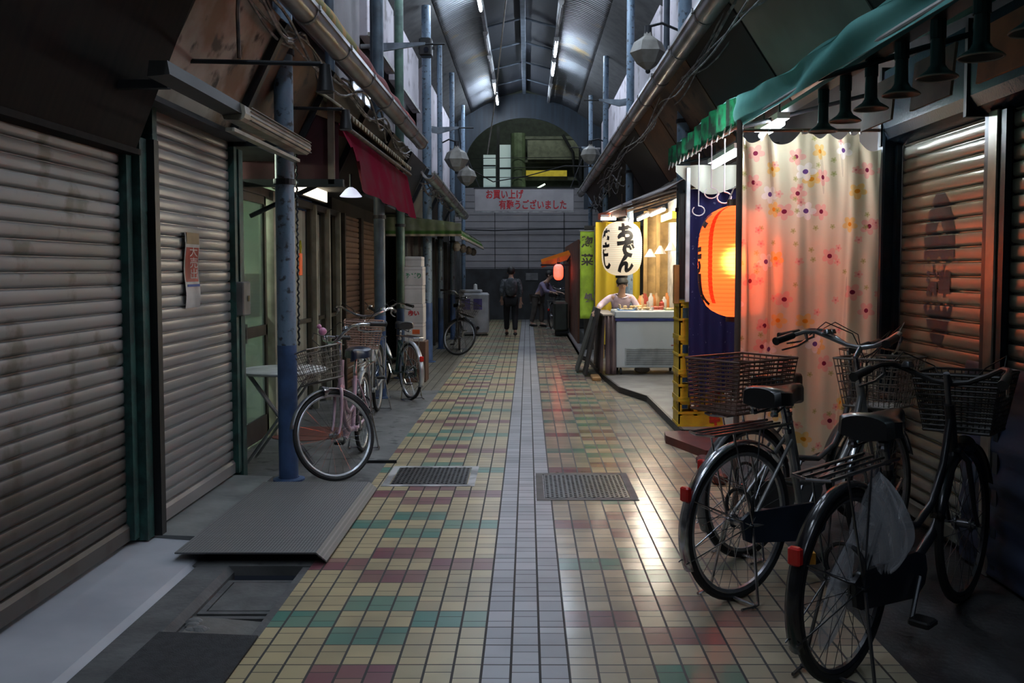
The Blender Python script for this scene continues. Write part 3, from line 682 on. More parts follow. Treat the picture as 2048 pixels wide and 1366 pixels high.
def window(x, sgn, ya, yb, za, zb, k):
    o = thing('window_%d' % k, 'aluminium framed upper window in the arcade facade', 'window', (x, (ya + yb) / 2, za)); o['kind'] = 'structure'; L = (yb - ya) / 2; H = zb - za
    for a, b_ in (((-.03, -L, 0), (.03, L, .05)), ((-.03, -L, H - .05), (.03, L, H)), ((-.03, -L, 0), (.03, -L + .05, H)), ((-.03, L - .05, 0), (.03, L, H)), ((-.03, -.025, 0), (.03, .025, H))): MB().box(a, b_).build('frame', M_steel, o)
    MB().box((-.01, -L, 0), (.01, L, H)).build('pane', mat('dark_glass', (.05, .055, .06), .12, 0, spec=.8), o)
for k, a in enumerate(((-2.37, 1, 12.2, 14.0, 3.5, 4.45), (-2.37, 1, 5, 7.5, 4.2, 5.6), (2.28, -1, 10.8, 13.2, 3.5, 4.2), (2.28, -1, 14, 17.2, 3.5, 4.1), (2.28, -1, 5.0, 7.6, 4.3, 5.6))): window(*a[:6], k + 1)
def vpost(x, y, z0, z1, label, r=.035, m=None):
    z1 = min(z1, 5.45)
    return tag(MB().cyl((x, y, z0), (x, y, z1), r, n=12).build('down_pipe', m or mat('pipe_navy', (.04, .06, .085), .5, .1, (.02, .03, .045), 4), smooth=True), label, 'pipe')
vpost(-1.95, 9.0, 3.2, 6.0, 'dark downpipe over the middle of the maroon awning', .05); vpost(-1.9, 11.3, 3.2, 5.9, 'dark blue downpipe beside the pinkish balcony panel', .05)
vpost(-1.85, 13.2, 3.2, 5.9, 'slim dark downpipe crossing the pinkish balcony panel', .04); vpost(1.72, 8.7, 3.5, 6, 'thick dark downpipe near the hexagonal lamp bracket', .06)
vpost(1.75, 11.5, 3.4, 6, 'dark downpipe at the whitish facade panel', .04); vpost(1.8, 15.8, 3.4, 6, 'pale downpipe in the middle of the stall side facade', .035, M_blue)
vpost(1.85, 7.2, 3.5, 6, 'thick dark post between pale upper facade panels', .08)
# bracket wings
def wing(x, y, z, s, label, L=.55):
    o = thing('wing_bracket', label, 'bracket', (x, y, z))
    MB().extr([(0, -.05), (s * .12, -.07), (s * L, .02), (s * L, .05), (s * .1, .04), (0, .06)], 'y', -.02, .02).build('wing', mat('wing_paint', (.24, .29, .34), .45, .1, (.12, .14, .17), 6), o)
    MB().cyl((-s * .12, 0, 0), (0, 0, 0), .03).build('clamp', M_steel, o)
    MB().cyl((s * (L - .06), 0, .03), (s * (L + .25), 0, .03), .012).build('arm', M_dark, o)
    return o
wing(-2.0, 11.6, 4.34, 1, 'pale blue wing shaped bracket pointing at the black camera box', .7)
wing(-1.60, 15.2, 3.85, 1, 'small pale wing bracket lower down the light blue peeling pole', .45)
wing(1.62, 14.9, 4.25, -1, 'pale wing bracket on the stall side above the gutter', .45)
wing(1.5, 20.2, 4.2, -1, 'small rusty wing bracket near the end gable on the stall side', .3)
cb_ = thing('camera_box', 'black camera box clamped to the light blue peeling pole', 'camera', (-1.60, 14.4, 5.0))
MB().bbox((-.1, -.12, -.14), (.1, .1, .14), .02).build('housing', M_black, cb_); MB().cyl((.02, -.12, -.05), (.02, -.17, -.06), .04).build('lens', mat('lens_glass', (.02, .02, .03), .1), cb_); MB().box((-.12, -.02, -.02), (.14, .02, .02)).build('clamp', M_dark, cb_)
# hexagonal/globe lamps
M_globe = mat('dirty_globe', (.30, .29, .26), .5, 0, (.18, .17, .15), 5)
def globe(x, y, z, r, sgn, label):
    o = thing('street_globe_lamp', label, 'lamp', (x, y, z))
    prof = [(r * .12, -r * .95), (r * .62, -r * .6), (r, 0), (r * .78, r * .55), (r * .25, r * .9), (r * .2, r * 1.1)]
    MB().lathe(prof, n=6).build('globe', M_globe, o); MB().cyl((0, 0, r), (0, 0, r * 1.45), r * .2).build('cap', M_dark, o)
    MB().tube([(0, 0, r * 1.4), (sgn * .15, 0, r * 1.6), (sgn * .34, 0, r * 1.2)], .015).build('arm', M_dark, o); MB().ball((0, 0, -r), r * .14, 8).build('finial', M_dark, o)
globe(1.32, 10.0, 3.88, .2, 1, 'large hexagonal grey globe lamp, unlit, in front of the pale facade')
globe(1.25, 18.0, 3.78, .2, 1, 'smaller grey globe lamp hanging near the end of the shining gutter')
globe(-1.36, 17.4, 3.62, .24, -1, 'grey globe lamp above the far gutter on the signboard side, the higher of two')
globe(-1.22, 18.2, 3.38, .2, -1, 'grey globe lamp above the far gutter on the signboard side, the lower of two')
# ---------------------------------------------------------------- end of arcade: sign, tied rope, building behind
sg = thing('banner_sign', 'pale banner sign with red thank you lettering across the arcade end', 'sign', (-.06, 21.9, 3.19))
MB().bbox((-1.22, 0, -.26), (1.18, .05, .29), .01).build('board', mat('banner_pale', (.42, .41, .42), .55, 0, (.33, .32, .33), 2), sg)
MB().box((-1.24, -.01, .28), (1.2, .06, .31)).build('top_rail', M_dark, sg); MB().box((-1.24, -.01, -.29), (1.2, .06, -.26)).build('bottom_rail', M_steel, sg)
M_ink = mat('ink_red', (.55, .012, .02), .5)
lettering('lettering', 'お買い上げ', .235, M_ink, sg, lambda x, y: (x - .50, -.004, .13 + y), .006, wx=.78)
lettering('lettering', '有難うございました', .235, M_ink, sg, lambda x, y: (x + .19, -.004, -.12 + y), .006, wx=.78)
for x in (-1.1, 1.1): MB().cyl((x, .02, .3), (x * 1.25, .02, 1.0), .01).build('hanger', M_dark, sg)
tag(MB().tube([(-.09, 9.0, 6.33), (-.30, 13, 5.4), (-.62, 17, 4.55), (-.95, 21.5, 4.25)], .012, 6).build('slack_rope', mat('rope_pale', (.42, .4, .36), .8)), 'pale slack rope hanging diagonally from the ridge beam', 'rope')
tag(MB().tube([(-1.6, 19.8, 3.9), (-.8, 21, 3.55), (0, 22.1, 3.8), (.9, 21.5, 3.98), (1.5, 21, 3.9)], .014, 5).build('sagging_cable', M_black), 'sagging black cable just above the pale banner sign', 'cable')
bd = thing('station_building', 'dim building behind the arch with green column and pale lit panels', 'building', (0, 31, 0))
MB().box((-6, 1.0, 3.0), (6, 1.2, 9)).build('wall', mat('bldg_green', (.035, .043, .035), .8), bd)
M_lit = glow('lit_panel', (.42, .62, .62), .18)
for x0, x1, z0, z1 in ((-1.55, -1.12, 4.35, 5.55), (-.98, -.42, 3.4, 5.9)):
    w_ = MB().box((x0, .85, z0), (x1, .9, z1)).build('lit_panel', M_lit, bd)
    for q in (.33, .66): MB().box((x0, .82, z0 + (z1 - z0) * q), (x1, .85, z0 + (z1 - z0) * q + .05)).build('bar', M_dark, w_)
MB().box((.35, .8, 3.2), (2.3, .9, 4.25)).build('lit_panel', glow('lit_panel_dim', (.30, .42, .42), .12), bd)
MB().cyl((-1.2, -2.2, 7.6), (1.4, -2.2, 7.6), .05).build('tube_lamp', glow('station_fill', (.9, 1, .9), 34), bd)  # added tube, unseen above the arch, to brighten the building wall
MB().cyl((-.32, .3, 3), (-.32, .3, 6.2), .26).build('column', mat('green_column', (.12, .16, .09), .6), bd)
for z in (5.2, 4.6, 6.0): MB().box((-.2, .2, z), (2.6, .3, z + .1)).build('beam', mat('bldg_beam', (.10, .11, .08), .7), bd)
MB().box((.0, .1, 5.3), (1.9, .14, 5.95)).build('panel', mat('bldg_panel', (.17, .18, .13), .7), bd)
MB().box((-.05, .05, 4.72), (1.35, .1, 4.92)).build('yellow_sign', mat('yellow_sign', (.45, .35, .03), .5, emit=(.45, .35, .03), es=.25), bd)
for i in range(3): MB().cyl((.05 + .02 * i, .0, 4.15 - i * .45), (.6, .0, 4.45 - i * .45), .025).build('tube_lamp', glow('tube_far', (.75, 1, .7), 2.2), bd)
for i in range(5): MB().cyl((-1.9, .0, 4.0 + i * .33), (2.4, 0.0, 4.05 + i * .33), .012).build('wire', M_dark, bd)
for x in (-1.05, 1.75): MB().box((x, -.1, 3.2), (x + .1, 0, 6.4)).build('post', M_dark, bd)
MB().tube([(1.2, -.1, 6.1), (1.55, -.1, 5.5), (1.6, -.1, 4.8), (2.0, -.1, 4.2)], .05).build('pipe', M_dark, bd)

# ---------------------------------------------------------------- maroon awning
aw = thing('maroon_awning', 'torn maroon cloth awning over the glass doors and brown shutters', 'awning', (0, 0, 0))
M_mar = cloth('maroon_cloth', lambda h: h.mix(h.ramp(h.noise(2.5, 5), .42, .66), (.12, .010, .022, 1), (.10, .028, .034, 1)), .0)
def mfront(u, v):
    y = 7.4 + 4.2 * u; low = 2.20 - .04 * u
    if u < .11: low = 2.20 + .30 * max(0, (.11 - u) / .11) ** .5 + .03 * math.sin(u * 120)
    top = 2.70
    z = low + (top - low) * v
    return (-1.44 - .10 * v + .02 * math.sin(u * 26) * (1 - v), y, z)
MB().grid(mfront, 80, 10).build('valance', M_mar, aw, smooth=True)
MB().grid(lambda u, v: (-1.54 - .85 * v, 7.4 + 4.2 * u, 2.70 + .30 * v + .02 * math.sin(u * 20)), 30, 4).build('roof_cloth', M_mar, aw, smooth=True)
MB().grid(lambda u, v: (-1.54 - .86 * u, 7.41 + .01 * math.sin(u * 20), 2.22 + (.48 + .30 * u) * v), 12, 6).build('end_cloth', mat('maroon_shaded', (.05, .008, .012), .9), aw, smooth=True)  # end panel's shade is put into this darker maroon
MB().box((-2.4, 7.36, 2.18), (-1.5, 7.42, 2.24)).build('frame_bar', M_dark, aw); MB().cyl((-1.5, 7.4, 2.68), (-1.5, 11.6, 2.72), .02).build('frame_bar', M_rust, aw)
MB().box((-1.62, 7.36, 2.2), (-1.57, 7.40, 2.95)).build('frame_post', mat('wood_dull', (.16, .12, .09), .7), aw)
MB().cyl((-2.3, 7.5, 1.95), (-1.75, 7.5, 2.2), .02).build('brace', M_dark, aw)
# corrugated little roof above
cr = MB(); 
cr.grid(lambda u, v: (-1.50 - .42 * v, 7.3 + 4.4 * u, 2.80 + .10 * math.sin(min(1, v * 1.4) * 1.5) + .022 * math.sin(u * 190) + .1 * v), 240, 5)
tag(cr.build('corrugated_roof', mat('corrugated_cream', (.36, .32, .2), .6, 0, (.14, .11, .07), 5), smooth=True, solid=.008), 'dirty cream corrugated roof strip above the maroon awning', 'roof')
gl = thing('glass_shade_lamp', 'small white glass shade lamp under the torn maroon awning', 'lamp', (-1.60, 8.2, 2.17))
MB().lathe([(.02, .08), (.05, .06), (.10, 0), (.095, -.005), (.05, .045), (.001, .05)], n=18).build('shade', glow('shade_glow', (.7, .75, .95), .5), gl, smooth=True); MB().cyl((0, 0, .07), (0, 0, .2), .012).build('stem', M_dark, gl)
# ---------------------------------------------------------------- glass doors shop (left)
sd = thing('door_1', 'pair of glass doors in dark aluminium frames', 'door', (-2.36, 7.6, 0)); sd['kind'] = 'structure'
M_df = mat('door_frame', (.07, .06, .05), .4, .5)
M_gl, nt, b = nodes('door_glass'); b.inputs['Base Color'].default_value = (.5, .62, .55, 1); b.inputs['Roughness'].default_value = .08; b.inputs['Transmission Weight'].default_value = .75; b.inputs['IOR'].default_value = 1.3
def leaf(ya, yb, x=0):
    l = MB()
    for a, b_ in (((x, ya, .03), (x + .04, ya + .07, 2.15)), ((x, yb - .05, .03), (x + .04, yb, 2.15)), ((x, ya, .03), (x + .04, yb, .22)), ((x, ya, .93), (x + .04, yb, 1.02)), ((x, ya, 2.08), (x + .04, yb, 2.15))): l.box(a, b_)
    f_ = l.build('leaf_frame', M_df, sd)
    MB().box((x + .014, ya + .06, .2), (x + .022, yb - .04, 2.1)).build('pane', M_gl, f_)
    MB().box((x + .04, ya + .015, .9), (x + .07, ya + .05, 1.06)).build('handle', M_chrome, f_)
leaf(-1.0, -.28); leaf(-.30, .42)
MB().box((-.02, -1.15, 2.15), (.06, 3.42, 2.22)).build('lintel', M_df, sd); MB().box((-.02, -1.17, 0), (.06, -1.0, 2.2)).build('jamb', M_df, sd)
for k, (ya, yb) in enumerate(((.55, 1.2), (1.25, 2.1), (2.15, 2.75), (2.8, 3.35))):
    f_ = MB().box((0, ya, .03), (.04, ya + .05, 2.15)).box((0, yb - .05, .03), (.04, yb, 2.15)).box((0, ya, .95), (.04, yb, .99)).build('leaf_frame', mat('frame_bronze', (.10, .09, .07), .4, .4), sd)
    MB().grid(lambda u, v: (-.03 + .018 * math.sin(u * 34 + k) , ya + (yb - ya) * u, .05 + 2.08 * v), 40, 3).build('curtain', mat('curtain_grey', (.42, .41, .33), .8, 0, (.32, .31, .25), 3), f_, smooth=True)
for y in (.48, 1.2, 2.1, 2.75, 3.33): MB().box((.02, y, 0), (.09, y + .06, 2.2)).build('mullion', mat('mullion_pale', (.34, .33, .26), .45), sd)
# interior of that shop: back wall, greenish light, blind
struct(MB().box((-4.2, 6.4, 0), (-4.1, 9.2, 2.5)).build('wall_inner', mat('inner_green', (.55, .62, .50), .8))); struct(MB().box((-4.2, 6.3, 0), (-2.38, 6.4, 2.6)).build('wall_inner_side', _mats['inner_green'])); struct(MB().box((-4.2, 9.1, 0), (-2.42, 9.2, 2.6)).build('wall_inner_far', _mats['inner_green'])); struct(MB().box((-4.2, 6.3, 2.5), (-2.3, 9.2, 2.6)).build('ceiling_inner', _mats['inner_green']))
tag(MB().grid(lambda u, v: (-2.62 + .012 * ((v * 14) % 1), 6.6 + u * 2.3, 1.05 + .42 * v), 1, 112).build('window_blind', mat('blind_green', (.36, .42, .24), .7)), 'pale green slatted blind inside the glass doors', 'blind')
il = thing('inner_lamp', 'fluorescent lamp inside the glass door shop', 'lamp', (-3.3, 7.2, 2.44)); MB().box((-.05, -.5, 0), (.05, .5, .05)).build('fixture', M_white, il); MB().cyl((0, -.48, -.02), (0, .48, -.02), .016).build('tube', glow('tube_green', (.85, 1., .80), 150), il)
lb = thing('glow_fascia', 'warm white glowing fascia panel above the curtained doors', 'sign', (-2.3, 9.1, 2.34))
MB().bbox((-.06, -.75, -.09), (.02, 1.2, .12), .008).build('case', M_df, lb); MB().box((.02, -.72, -.07), (.027, 1.17, .10)).build('face', glow('warm_face', (1., .86, .62), 2.2), lb)  # lamp light on the fascia is put into its face as a glow
og = thing('door_charm', 'orange tag with a yellow cord hung on the curtained door', 'tag', (-2.26, 8.95, 1.62))
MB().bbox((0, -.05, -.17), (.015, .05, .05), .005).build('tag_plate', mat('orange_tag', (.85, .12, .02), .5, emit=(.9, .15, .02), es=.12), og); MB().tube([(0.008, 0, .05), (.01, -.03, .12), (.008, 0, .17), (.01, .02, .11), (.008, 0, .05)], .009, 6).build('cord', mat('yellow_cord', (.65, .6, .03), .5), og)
# brown shutters beyond
shutter('roller_shutter', 'brown roller shutter catching red glints past the curtained doors', -2.28, 11.1, 12.15, .02, 2.2, .07, 1, M_sh4, M_df, .012)
shutter('roller_shutter', 'second brown roller shutter behind the white cartons', -2.28, 12.3, 13.8, .02, 2.2, .07, 1, M_sh4, M_df, .012)
# little table
tb = thing('folding_table', 'small white oval table with crossed legs behind the near blue pole', 'table', (-1.92, 7.05, 0))
MB().lathe([(.001, .70), (.33, .70), (.345, .71), (.345, .72), (.33, .728), (.001, .728)], n=32).build('tabletop', M_white, tb, smooth=True)
for s in (-1, 1): MB().tube([(-.26 * s, .1 * s, 0), (0, .1 * s, .36), (.24 * s, .1 * s, .70)], .011).build('leg', M_steel, tb); MB().tube([(-.26 * s, -.14, 0), (.24 * s, -.14, .70)], .011).build('leg', M_steel, tb)
# green scalloped awning
ga = thing('green_awning', 'green and cream scalloped awning over the dark shopfronts', 'awning', (0, 0, 0))
M_ga = cloth('green_cloth', lambda h: (lambda z: h.mix(h.ramp(z, 2.10, 2.13), h.mix(h.ramp(z, 2.06, 2.065), (.32, .27, .2, 1), (.05, .12, .03, 1)), h.mix(h.ramp(h.noise(4), .4, .6), (.22, .24, .18, 1), (.15, .18, .10, 1))))((lambda s: (h.nt.links.new(h.coord(), s.inputs[0]), s.outputs[2])[1])(h.new('ShaderNodeSeparateXYZ'))), .1)
MB().grid(lambda u, v: (-2.2 + 1.18 * u, 14.02 - .02 * abs(math.sin(u * 24)) - .10 * math.sin(v * 1.5), 2.03 + (.29 - .10 * u * u) * (v ** .8)), 60, 8).build('end_valance', M_ga, ga, smooth=True)
MB().grid(lambda u, v: (-1.02 - .04 * abs(math.sin(u * 60)) - .08 * v, 14.0 + 7.5 * u, 2.0 + .17 * v), 120, 4).build('front_valance', M_ga, ga, smooth=True)
MB().grid(lambda u, v: (-1.10 - 1.15 * v, 14.0 + 7.5 * u, 2.17 + .20 * math.sin(v * 1.6)), 20, 8).build('roof_cloth', M_ga, ga, smooth=True)
MB().cyl((-1.05, 14, 2.02), (-1.05, 21.5, 2.0), .015).build('frame_bar', M_steel, ga)
for k, y in enumerate((15.3, 16.8, 18.4, 20.0)):
    tag(MB().lathe([(.02, .06), (.06, .02), (.07, -.05), (.04, -.1), (.001, -.11)], (-1.2, y, 1.93), 12).build('hanging_ornament', mat('ornament', (.18, .16, .14), .5)), 'small round fixture hung under the green awning', 'fixture', 'fixtures under the green awning')
# dark shopfronts
M_dk = mat('shopfront_dark', (.035, .035, .035), .6, 0, (.018, .018, .018), 3); M_dk2 = mat('shopfront_post', (.085, .09, .09), .55, 0, (.05, .05, .05), 3)
for k in range(12):
    y = 14.3 + k * .92
    tag(MB().bbox((-1.98, y, 0), (-1.9, y + .85, 2.1), .006).build('closed_shopfront', M_dk), 'dark closed shopfront panel under the green awning', 'panel', 'closed shopfront panels')
    tag(MB().box((-1.92, y + .86, 0), (-1.84, y + .91, 2.15)).build('slim_post', M_dk2), 'thin grey post between closed shopfront panels', 'post', 'posts between closed shopfront panels')
# cartons
def carton(x, y, z, w_, d, h_, label, mark=None, col=None):
    o = thing('carton', label, 'box', (x, y, z), 0, None)
    MB().bbox((-w_ / 2, -d / 2, 0), (w_ / 2, d / 2, h_), .005).build('box', mat('carton_white', (.52, .49, .46), .6, 0, (.42, .39, .36), 4), o)
    MB().box((-w_ / 2 - .001, -d / 2 - .001, h_ - .045), (w_ / 2 + .001, d / 2 + .001, h_ - .04)).build('lid_line', mat('lid_seam', (.22, .2, .18), .7), o)  # thin darker line around the carton at the lid edge
    if mark:
        lettering('lettering', mark, .075, mat('carton_' + col, {'red': (.5, .03, .03), 'green': (.05, .25, .12)}[col], .5), o, lambda a, c: (a, -d / 2 - .003, h_ * .5 + c), .004)
    return o
zz = .02
tag(MB().bbox((-1.66, 12.0, 0), (-1.36, 12.35, .55), .008).build('wooden_crate', mat('crate_brown', (.10, .045, .025), .6)), 'low brown crate carrying the stack of white cartons', 'crate')
z_ = .55
for w_, h_, lab, mk, cl in ((.25, .24, 'white carton with a red and orange label, lowest of the stack', None, 'red'), (.255, .26, 'white carton with red characters, second from the bottom', '赤い', 'red'), (.24, .24, 'plain white carton in the middle of the stack', None, None), (.25, .25, 'white carton with green writing, second from the top', 'みどり', 'green'), (.22, .13, 'small flat white carton on top of the stack', None, None)):
    o = carton(-1.52, 12.17, z_, w_, .33, h_, lab, mk, cl)
    if lab.startswith('white carton with a red and'): MB().box((-.02, -.169, .1), (.08, -.166, .16)).build('label', mat('orange_label', (.7, .12, .02), .5), o)
    z_ += h_ + .003
# white cabinet with purple marks further down
wb = thing('washing_machine', 'small white machine with purple panels beside the dark shopfronts', 'machine', (-1.26, 20.9, 0))
MB().bbox((-.36, -.3, .04), (.36, .3, .98), .04).build('body', mat('machine_white', (.40, .40, .42), .5, 0, (.3, .3, .3), 4), wb); MB().bbox((-.32, -.25, .98), (.2, .28, 1.05), .02).build('lid', _mats['machine_white'], wb)
for x in (-.25, .02): MB().box((x, -.31, .6), (x + .2, -.301, .85)).build('purple_panel', mat('purple_panel', (.08, .06, .22), .5), wb)
MB().lathe([(.001, 0), (.05, 0), (.04, .12), (.001, .14)], (0.05, 0, 1.05), 12).build('bottle_cap', M_white, wb); MB().cyl((.12, -.3, .18), (.12, -.33, .18), .04).build('knob', M_black, wb)
# ================================================================ right side: awning, curtain, lantern
# teal and green awning along the right
ta = thing('teal_awning', 'wrinkled teal and green cloth awning above the floral curtain', 'awning', (0, 0, 0))
M_teal = cloth('teal_cloth', lambda h: h.mix(h.ramp(h.noise(2.2, 5), .4, .62), (.20, .50, .46, 1), (.13, .36, .33, 1)), .3)
M_grn = cloth('green_stain_cloth', lambda h: h.mix(h.ramp(h.noise(7, 5), .42, .58), (.02, .20, .085, 1), (.03, .045, .035, 1)), .25)
def lowz(y): return 2.33 + .11 * (y - 2.5) / 5.7
def topz(y): return 2.43 + .19 * min(1, (y - 2.5) / 4.0) + .015 * math.sin(y * 2.3)
MB().grid(lambda u, v: (1.32 + .035 * math.sin(u * 17 + 2 * v) * math.sin(v * 3) + .02 * math.sin(u * 43) * v * .6, 1.2 + 4.5 * u, lowz(1.2 + 4.5 * u) + (topz(1.2 + 4.5 * u) - lowz(1.2 + 4.5 * u)) * v), 120, 8).build('teal_valance', M_teal, ta, smooth=True)
def gv(u, v):
    y = 5.72 + 2.7 * u; lo = lowz(y) - .0 + (.03 * abs(math.sin(u * 40))); return (1.31 + .012 * math.sin(u * 60), y, lo + (topz(y) - lo) * v)
MB().grid(gv, 140, 5).build('green_valance', M_grn, ta, smooth=True)
for i in range(14): y = 5.85 + i * .19; MB().cyl((1.315, y, lowz(y) + .05), (1.30, y + .02, lowz(y) - .02), .005, n=5).build('fringe_cord', mat('cord_white', (.6, .6, .55), .7), ta)
MB().grid(lambda u, v: (1.32 + 1.02 * v, 1.2 + 7.22 * u, topz(1.2 + 7.22 * u) + .34 * v - .06 * math.sin(v * 3.14) + .01 * math.sin(u * 50)), 100, 10).build('roof_cloth', M_teal, ta, smooth=True)
MB().cyl((1.34, 1.2, 2.33), (1.34, 8.4, 2.47), .014).build('front_bar', mat('bar_pale', (.3, .29, .27), .5), ta)
for y in (2.6, 4.2, 5.9, 8.3): MB().cyl((1.34, y, lowz(y) + .02), (2.3, y, 2.66), .014).build('rafter', M_dark, ta)
# row of unlit reflector lamps
for k in range(7):
    y = 2.88 + .34 * k
    o = thing('reflector_lamp', 'unlit black stemmed reflector lamp in the row under the teal awning', 'lamp', (1.60, y, 2.25), 0, 'reflector lamps under the teal awning')
    MB().lathe([(.012, .16), (.026, .15), (.028, .05), (.04, .03), (.073, .008), (.077, 0), (.073, 0), (.03, .02), (.001, .025)], n=24).build('shade', mat('lamp_black', (.03, .03, .03), .35, .2), o, smooth=True)
    MB().cyl((0, 0, .15), (0, 0, .23), .03).build('stem', M_black, o)
    MB().torus((0, 0, .001), .075, .004, 'z', 28, 6).build('rim', mat('lamp_rim', (.25, .22, .18), .5), o)
tag(MB().box((1.56, 2.5, 2.475), (1.64, 5.6, 2.50)).build('lamp_batten', M_black), 'long dark batten carrying the row of reflector lamps', 'batten')
for k in range(4):
    tag(MB().plate([(1.78, 2.6 + k * .62, 2.24), (1.78, 3.0 + k * .62, 2.24), (1.80, 3.0 + k * .62, 2.46), (1.80, 2.6 + k * .62, 2.46)], .012).build('menu_board', mat('menu_orange', (.50, .16, .06), .6) if k == 1 else mat('menu_brown', (.22, .12, .08), .6)),
        'orange board hung behind the reflector lamps' if k == 1 else 'small brown board hung behind the reflector lamps', 'board', None if k == 1 else 'small boards behind the reflector lamps')
# fluorescent tubes under the awning
SHOP_E = 45
def shop_tube(x, y0, y1, z, label, e):
    gm = 'shop_tube' if e == SHOP_E else 'shop_tube_%d' % e
    o = thing('shop_tube_lamp', label, 'lamp', (x, y0, z)); L = y1 - y0
    MB().box((-.04, 0, .02), (.04, L, .06)).build('fixture', M_white, o); MB().cyl((0, .03, -.008), (0, L - .03, -.008), .018).build('tube', glow(gm, (.84, .93, 1.), e), o, smooth=True)
    for q in (.1, L - .1): MB().cyl((0, q, .06), (0, q, .16), .006).build('hanger', M_dark, o)
SHOP_E = 45
shop_tube(1.62, 5.75, 6.33, 2.44, 'bright short fluorescent lamp right above the floral curtain', 130)
shop_tube(1.60, 6.85, 7.85, 2.40, 'bright fluorescent lamp over the indigo cloth past the curtain', SHOP_E)
shop_tube(1.98, 9.2, 10.4, 2.15, 'cool fluorescent lamp hidden past the indigo curtain', 34)
# floral curtain
def floral(h):
    sp = h.new('ShaderNodeSeparateXYZ'); h.nt.links.new(h.coord(), sp.inputs[0])
    base = h.mix(h.ramp(h.noise(1.5), .3, .7), (.72, .67, .48, 1), (.64, .59, .42, 1))
    for k, (sc, ox, petals, cen, th, R_) in enumerate(((4.6, 0., (.78, .30, .28, 1), (.18, .02, .05, 1), .42, .25), (4.1, 3.3, (.82, .48, .04, 1), (.72, .28, .02, 1), .45, .21), (4.3, 7.1, (.9, .88, .86, 1), (.12, .06, .2, 1), .56, .25), (9, 1.7, (.35, .38, .1, 1), (.3, .33, .1, 1), .6, .16), (8, 5.2, (.75, .30, .26, 1), (.6, .2, .2, 1), .62, .2))):
        cb = h.new('ShaderNodeCombineXYZ'); h.put(cb.inputs[0], h.m('ADD', h.m('MULTIPLY', sp.outputs[0], sc), ox)); h.put(cb.inputs[1], h.m('ADD', h.m('MULTIPLY', sp.outputs[2], sc), ox))
        vo = h.new('ShaderNodeTexVoronoi', voronoi_dimensions='2D'); vo.inputs['Scale'].default_value = 1; vo.inputs['Randomness'].default_value = .8; h.nt.links.new(cb.outputs[0], vo.inputs['Vector'])
        df = h.new('ShaderNodeVectorMath', operation='SUBTRACT'); h.nt.links.new(cb.outputs[0], df.inputs[0]); h.nt.links.new(vo.outputs['Position'], df.inputs[1])
        s2 = h.new('ShaderNodeSeparateXYZ'); h.nt.links.new(df.outputs[0], s2.inputs[0])
        th_ = h.m('ARCTAN2', s2.outputs[1], s2.outputs[0])
        cs_ = h.new('ShaderNodeSeparateColor'); h.nt.links.new(vo.outputs['Color'], cs_.inputs[0])
        rad = h.m('MULTIPLY', h.m('ADD', .55, h.m('MULTIPLY', .45, h.m('ABSOLUTE', h.m('COSINE', h.m('ADD', h.m('MULTIPLY', th_, 2.5), cs_.outputs[1]))))), R_)
        on = h.m('GREATER_THAN', cs_.outputs[0], th)
        msk = h.m('MULTIPLY', on, h.m('LESS_THAN', vo.outputs['Distance'], rad))
        base = h.mix(h.m('MULTIPLY', msk, .6), base, petals)
        base = h.mix(h.m('MULTIPLY', on, h.m('LESS_THAN', vo.outputs['Distance'], R_ * .26)), base, cen)
    return base
M_flo = cloth('floral_cloth', floral, .5, .25)
pins = [0., .2, .42, .47, .60, .74, .80, 1.]
def ctop(u):
    for a, b_ in zip(pins, pins[1:]):
        if a <= u <= b_: q = (u - a) / (b_ - a); return 2.355 - .34 * (b_ - a) * math.sin(math.pi * q) ** .8 - (.0 if b_ < 1 else .05)
    return 2.3
def cur(u, v):
    x = 1.30 + .95 * u + .012 * math.sin(v * 4)
    zt = ctop(u); zb = .36 + .02 * math.sin(u * 11)
    fold = .045 * math.sin(u * 2 * math.pi * 2.2 + .6) + .022 * math.sin(u * 2 * math.pi * 6.3 + 1.7 * (1 - v)) + .03 * math.exp(-((u - .44) / .025) ** 2) + .035 * math.exp(-((u - .76 + .10 * (1 - v)) / .03) ** 2) + .025 * math.exp(-((u - .04) / .02) ** 2)
    # swags near the top between the pins
    sw = .03 * math.sin(u * 40 + v * 14) * v ** 3 * .5
    return (x, 5.62 - fold * (.6 + .4 * (1 - v)) - sw, zb + (zt - zb) * v)
fc = thing('floral_curtain', 'cream curtain printed with pink, yellow and white flowers', 'curtain', (0, 0, 0))
MB().grid(cur, 200, 60).build('cloth', M_flo, fc, smooth=True)
MB().cyl((1.3, 5.62, 2.365), (2.26, 5.62, 2.365), .01).build('rail', mat('rail_wood', (.25, .17, .12), .6), fc)
for q in pins: MB().torus((1.30 + .95 * q, 5.62, 2.355), .014, .003, 'x', 14, 5).build('ring', M_steel, fc)
tag(MB().cyl((1.305, 5.58, 0), (1.305, 5.58, 2.42), .02, n=12).build('curtain_post', mat('post_brown', (.15, .10, .08), .6)), 'thin brown post at the street edge of the floral curtain', 'post')
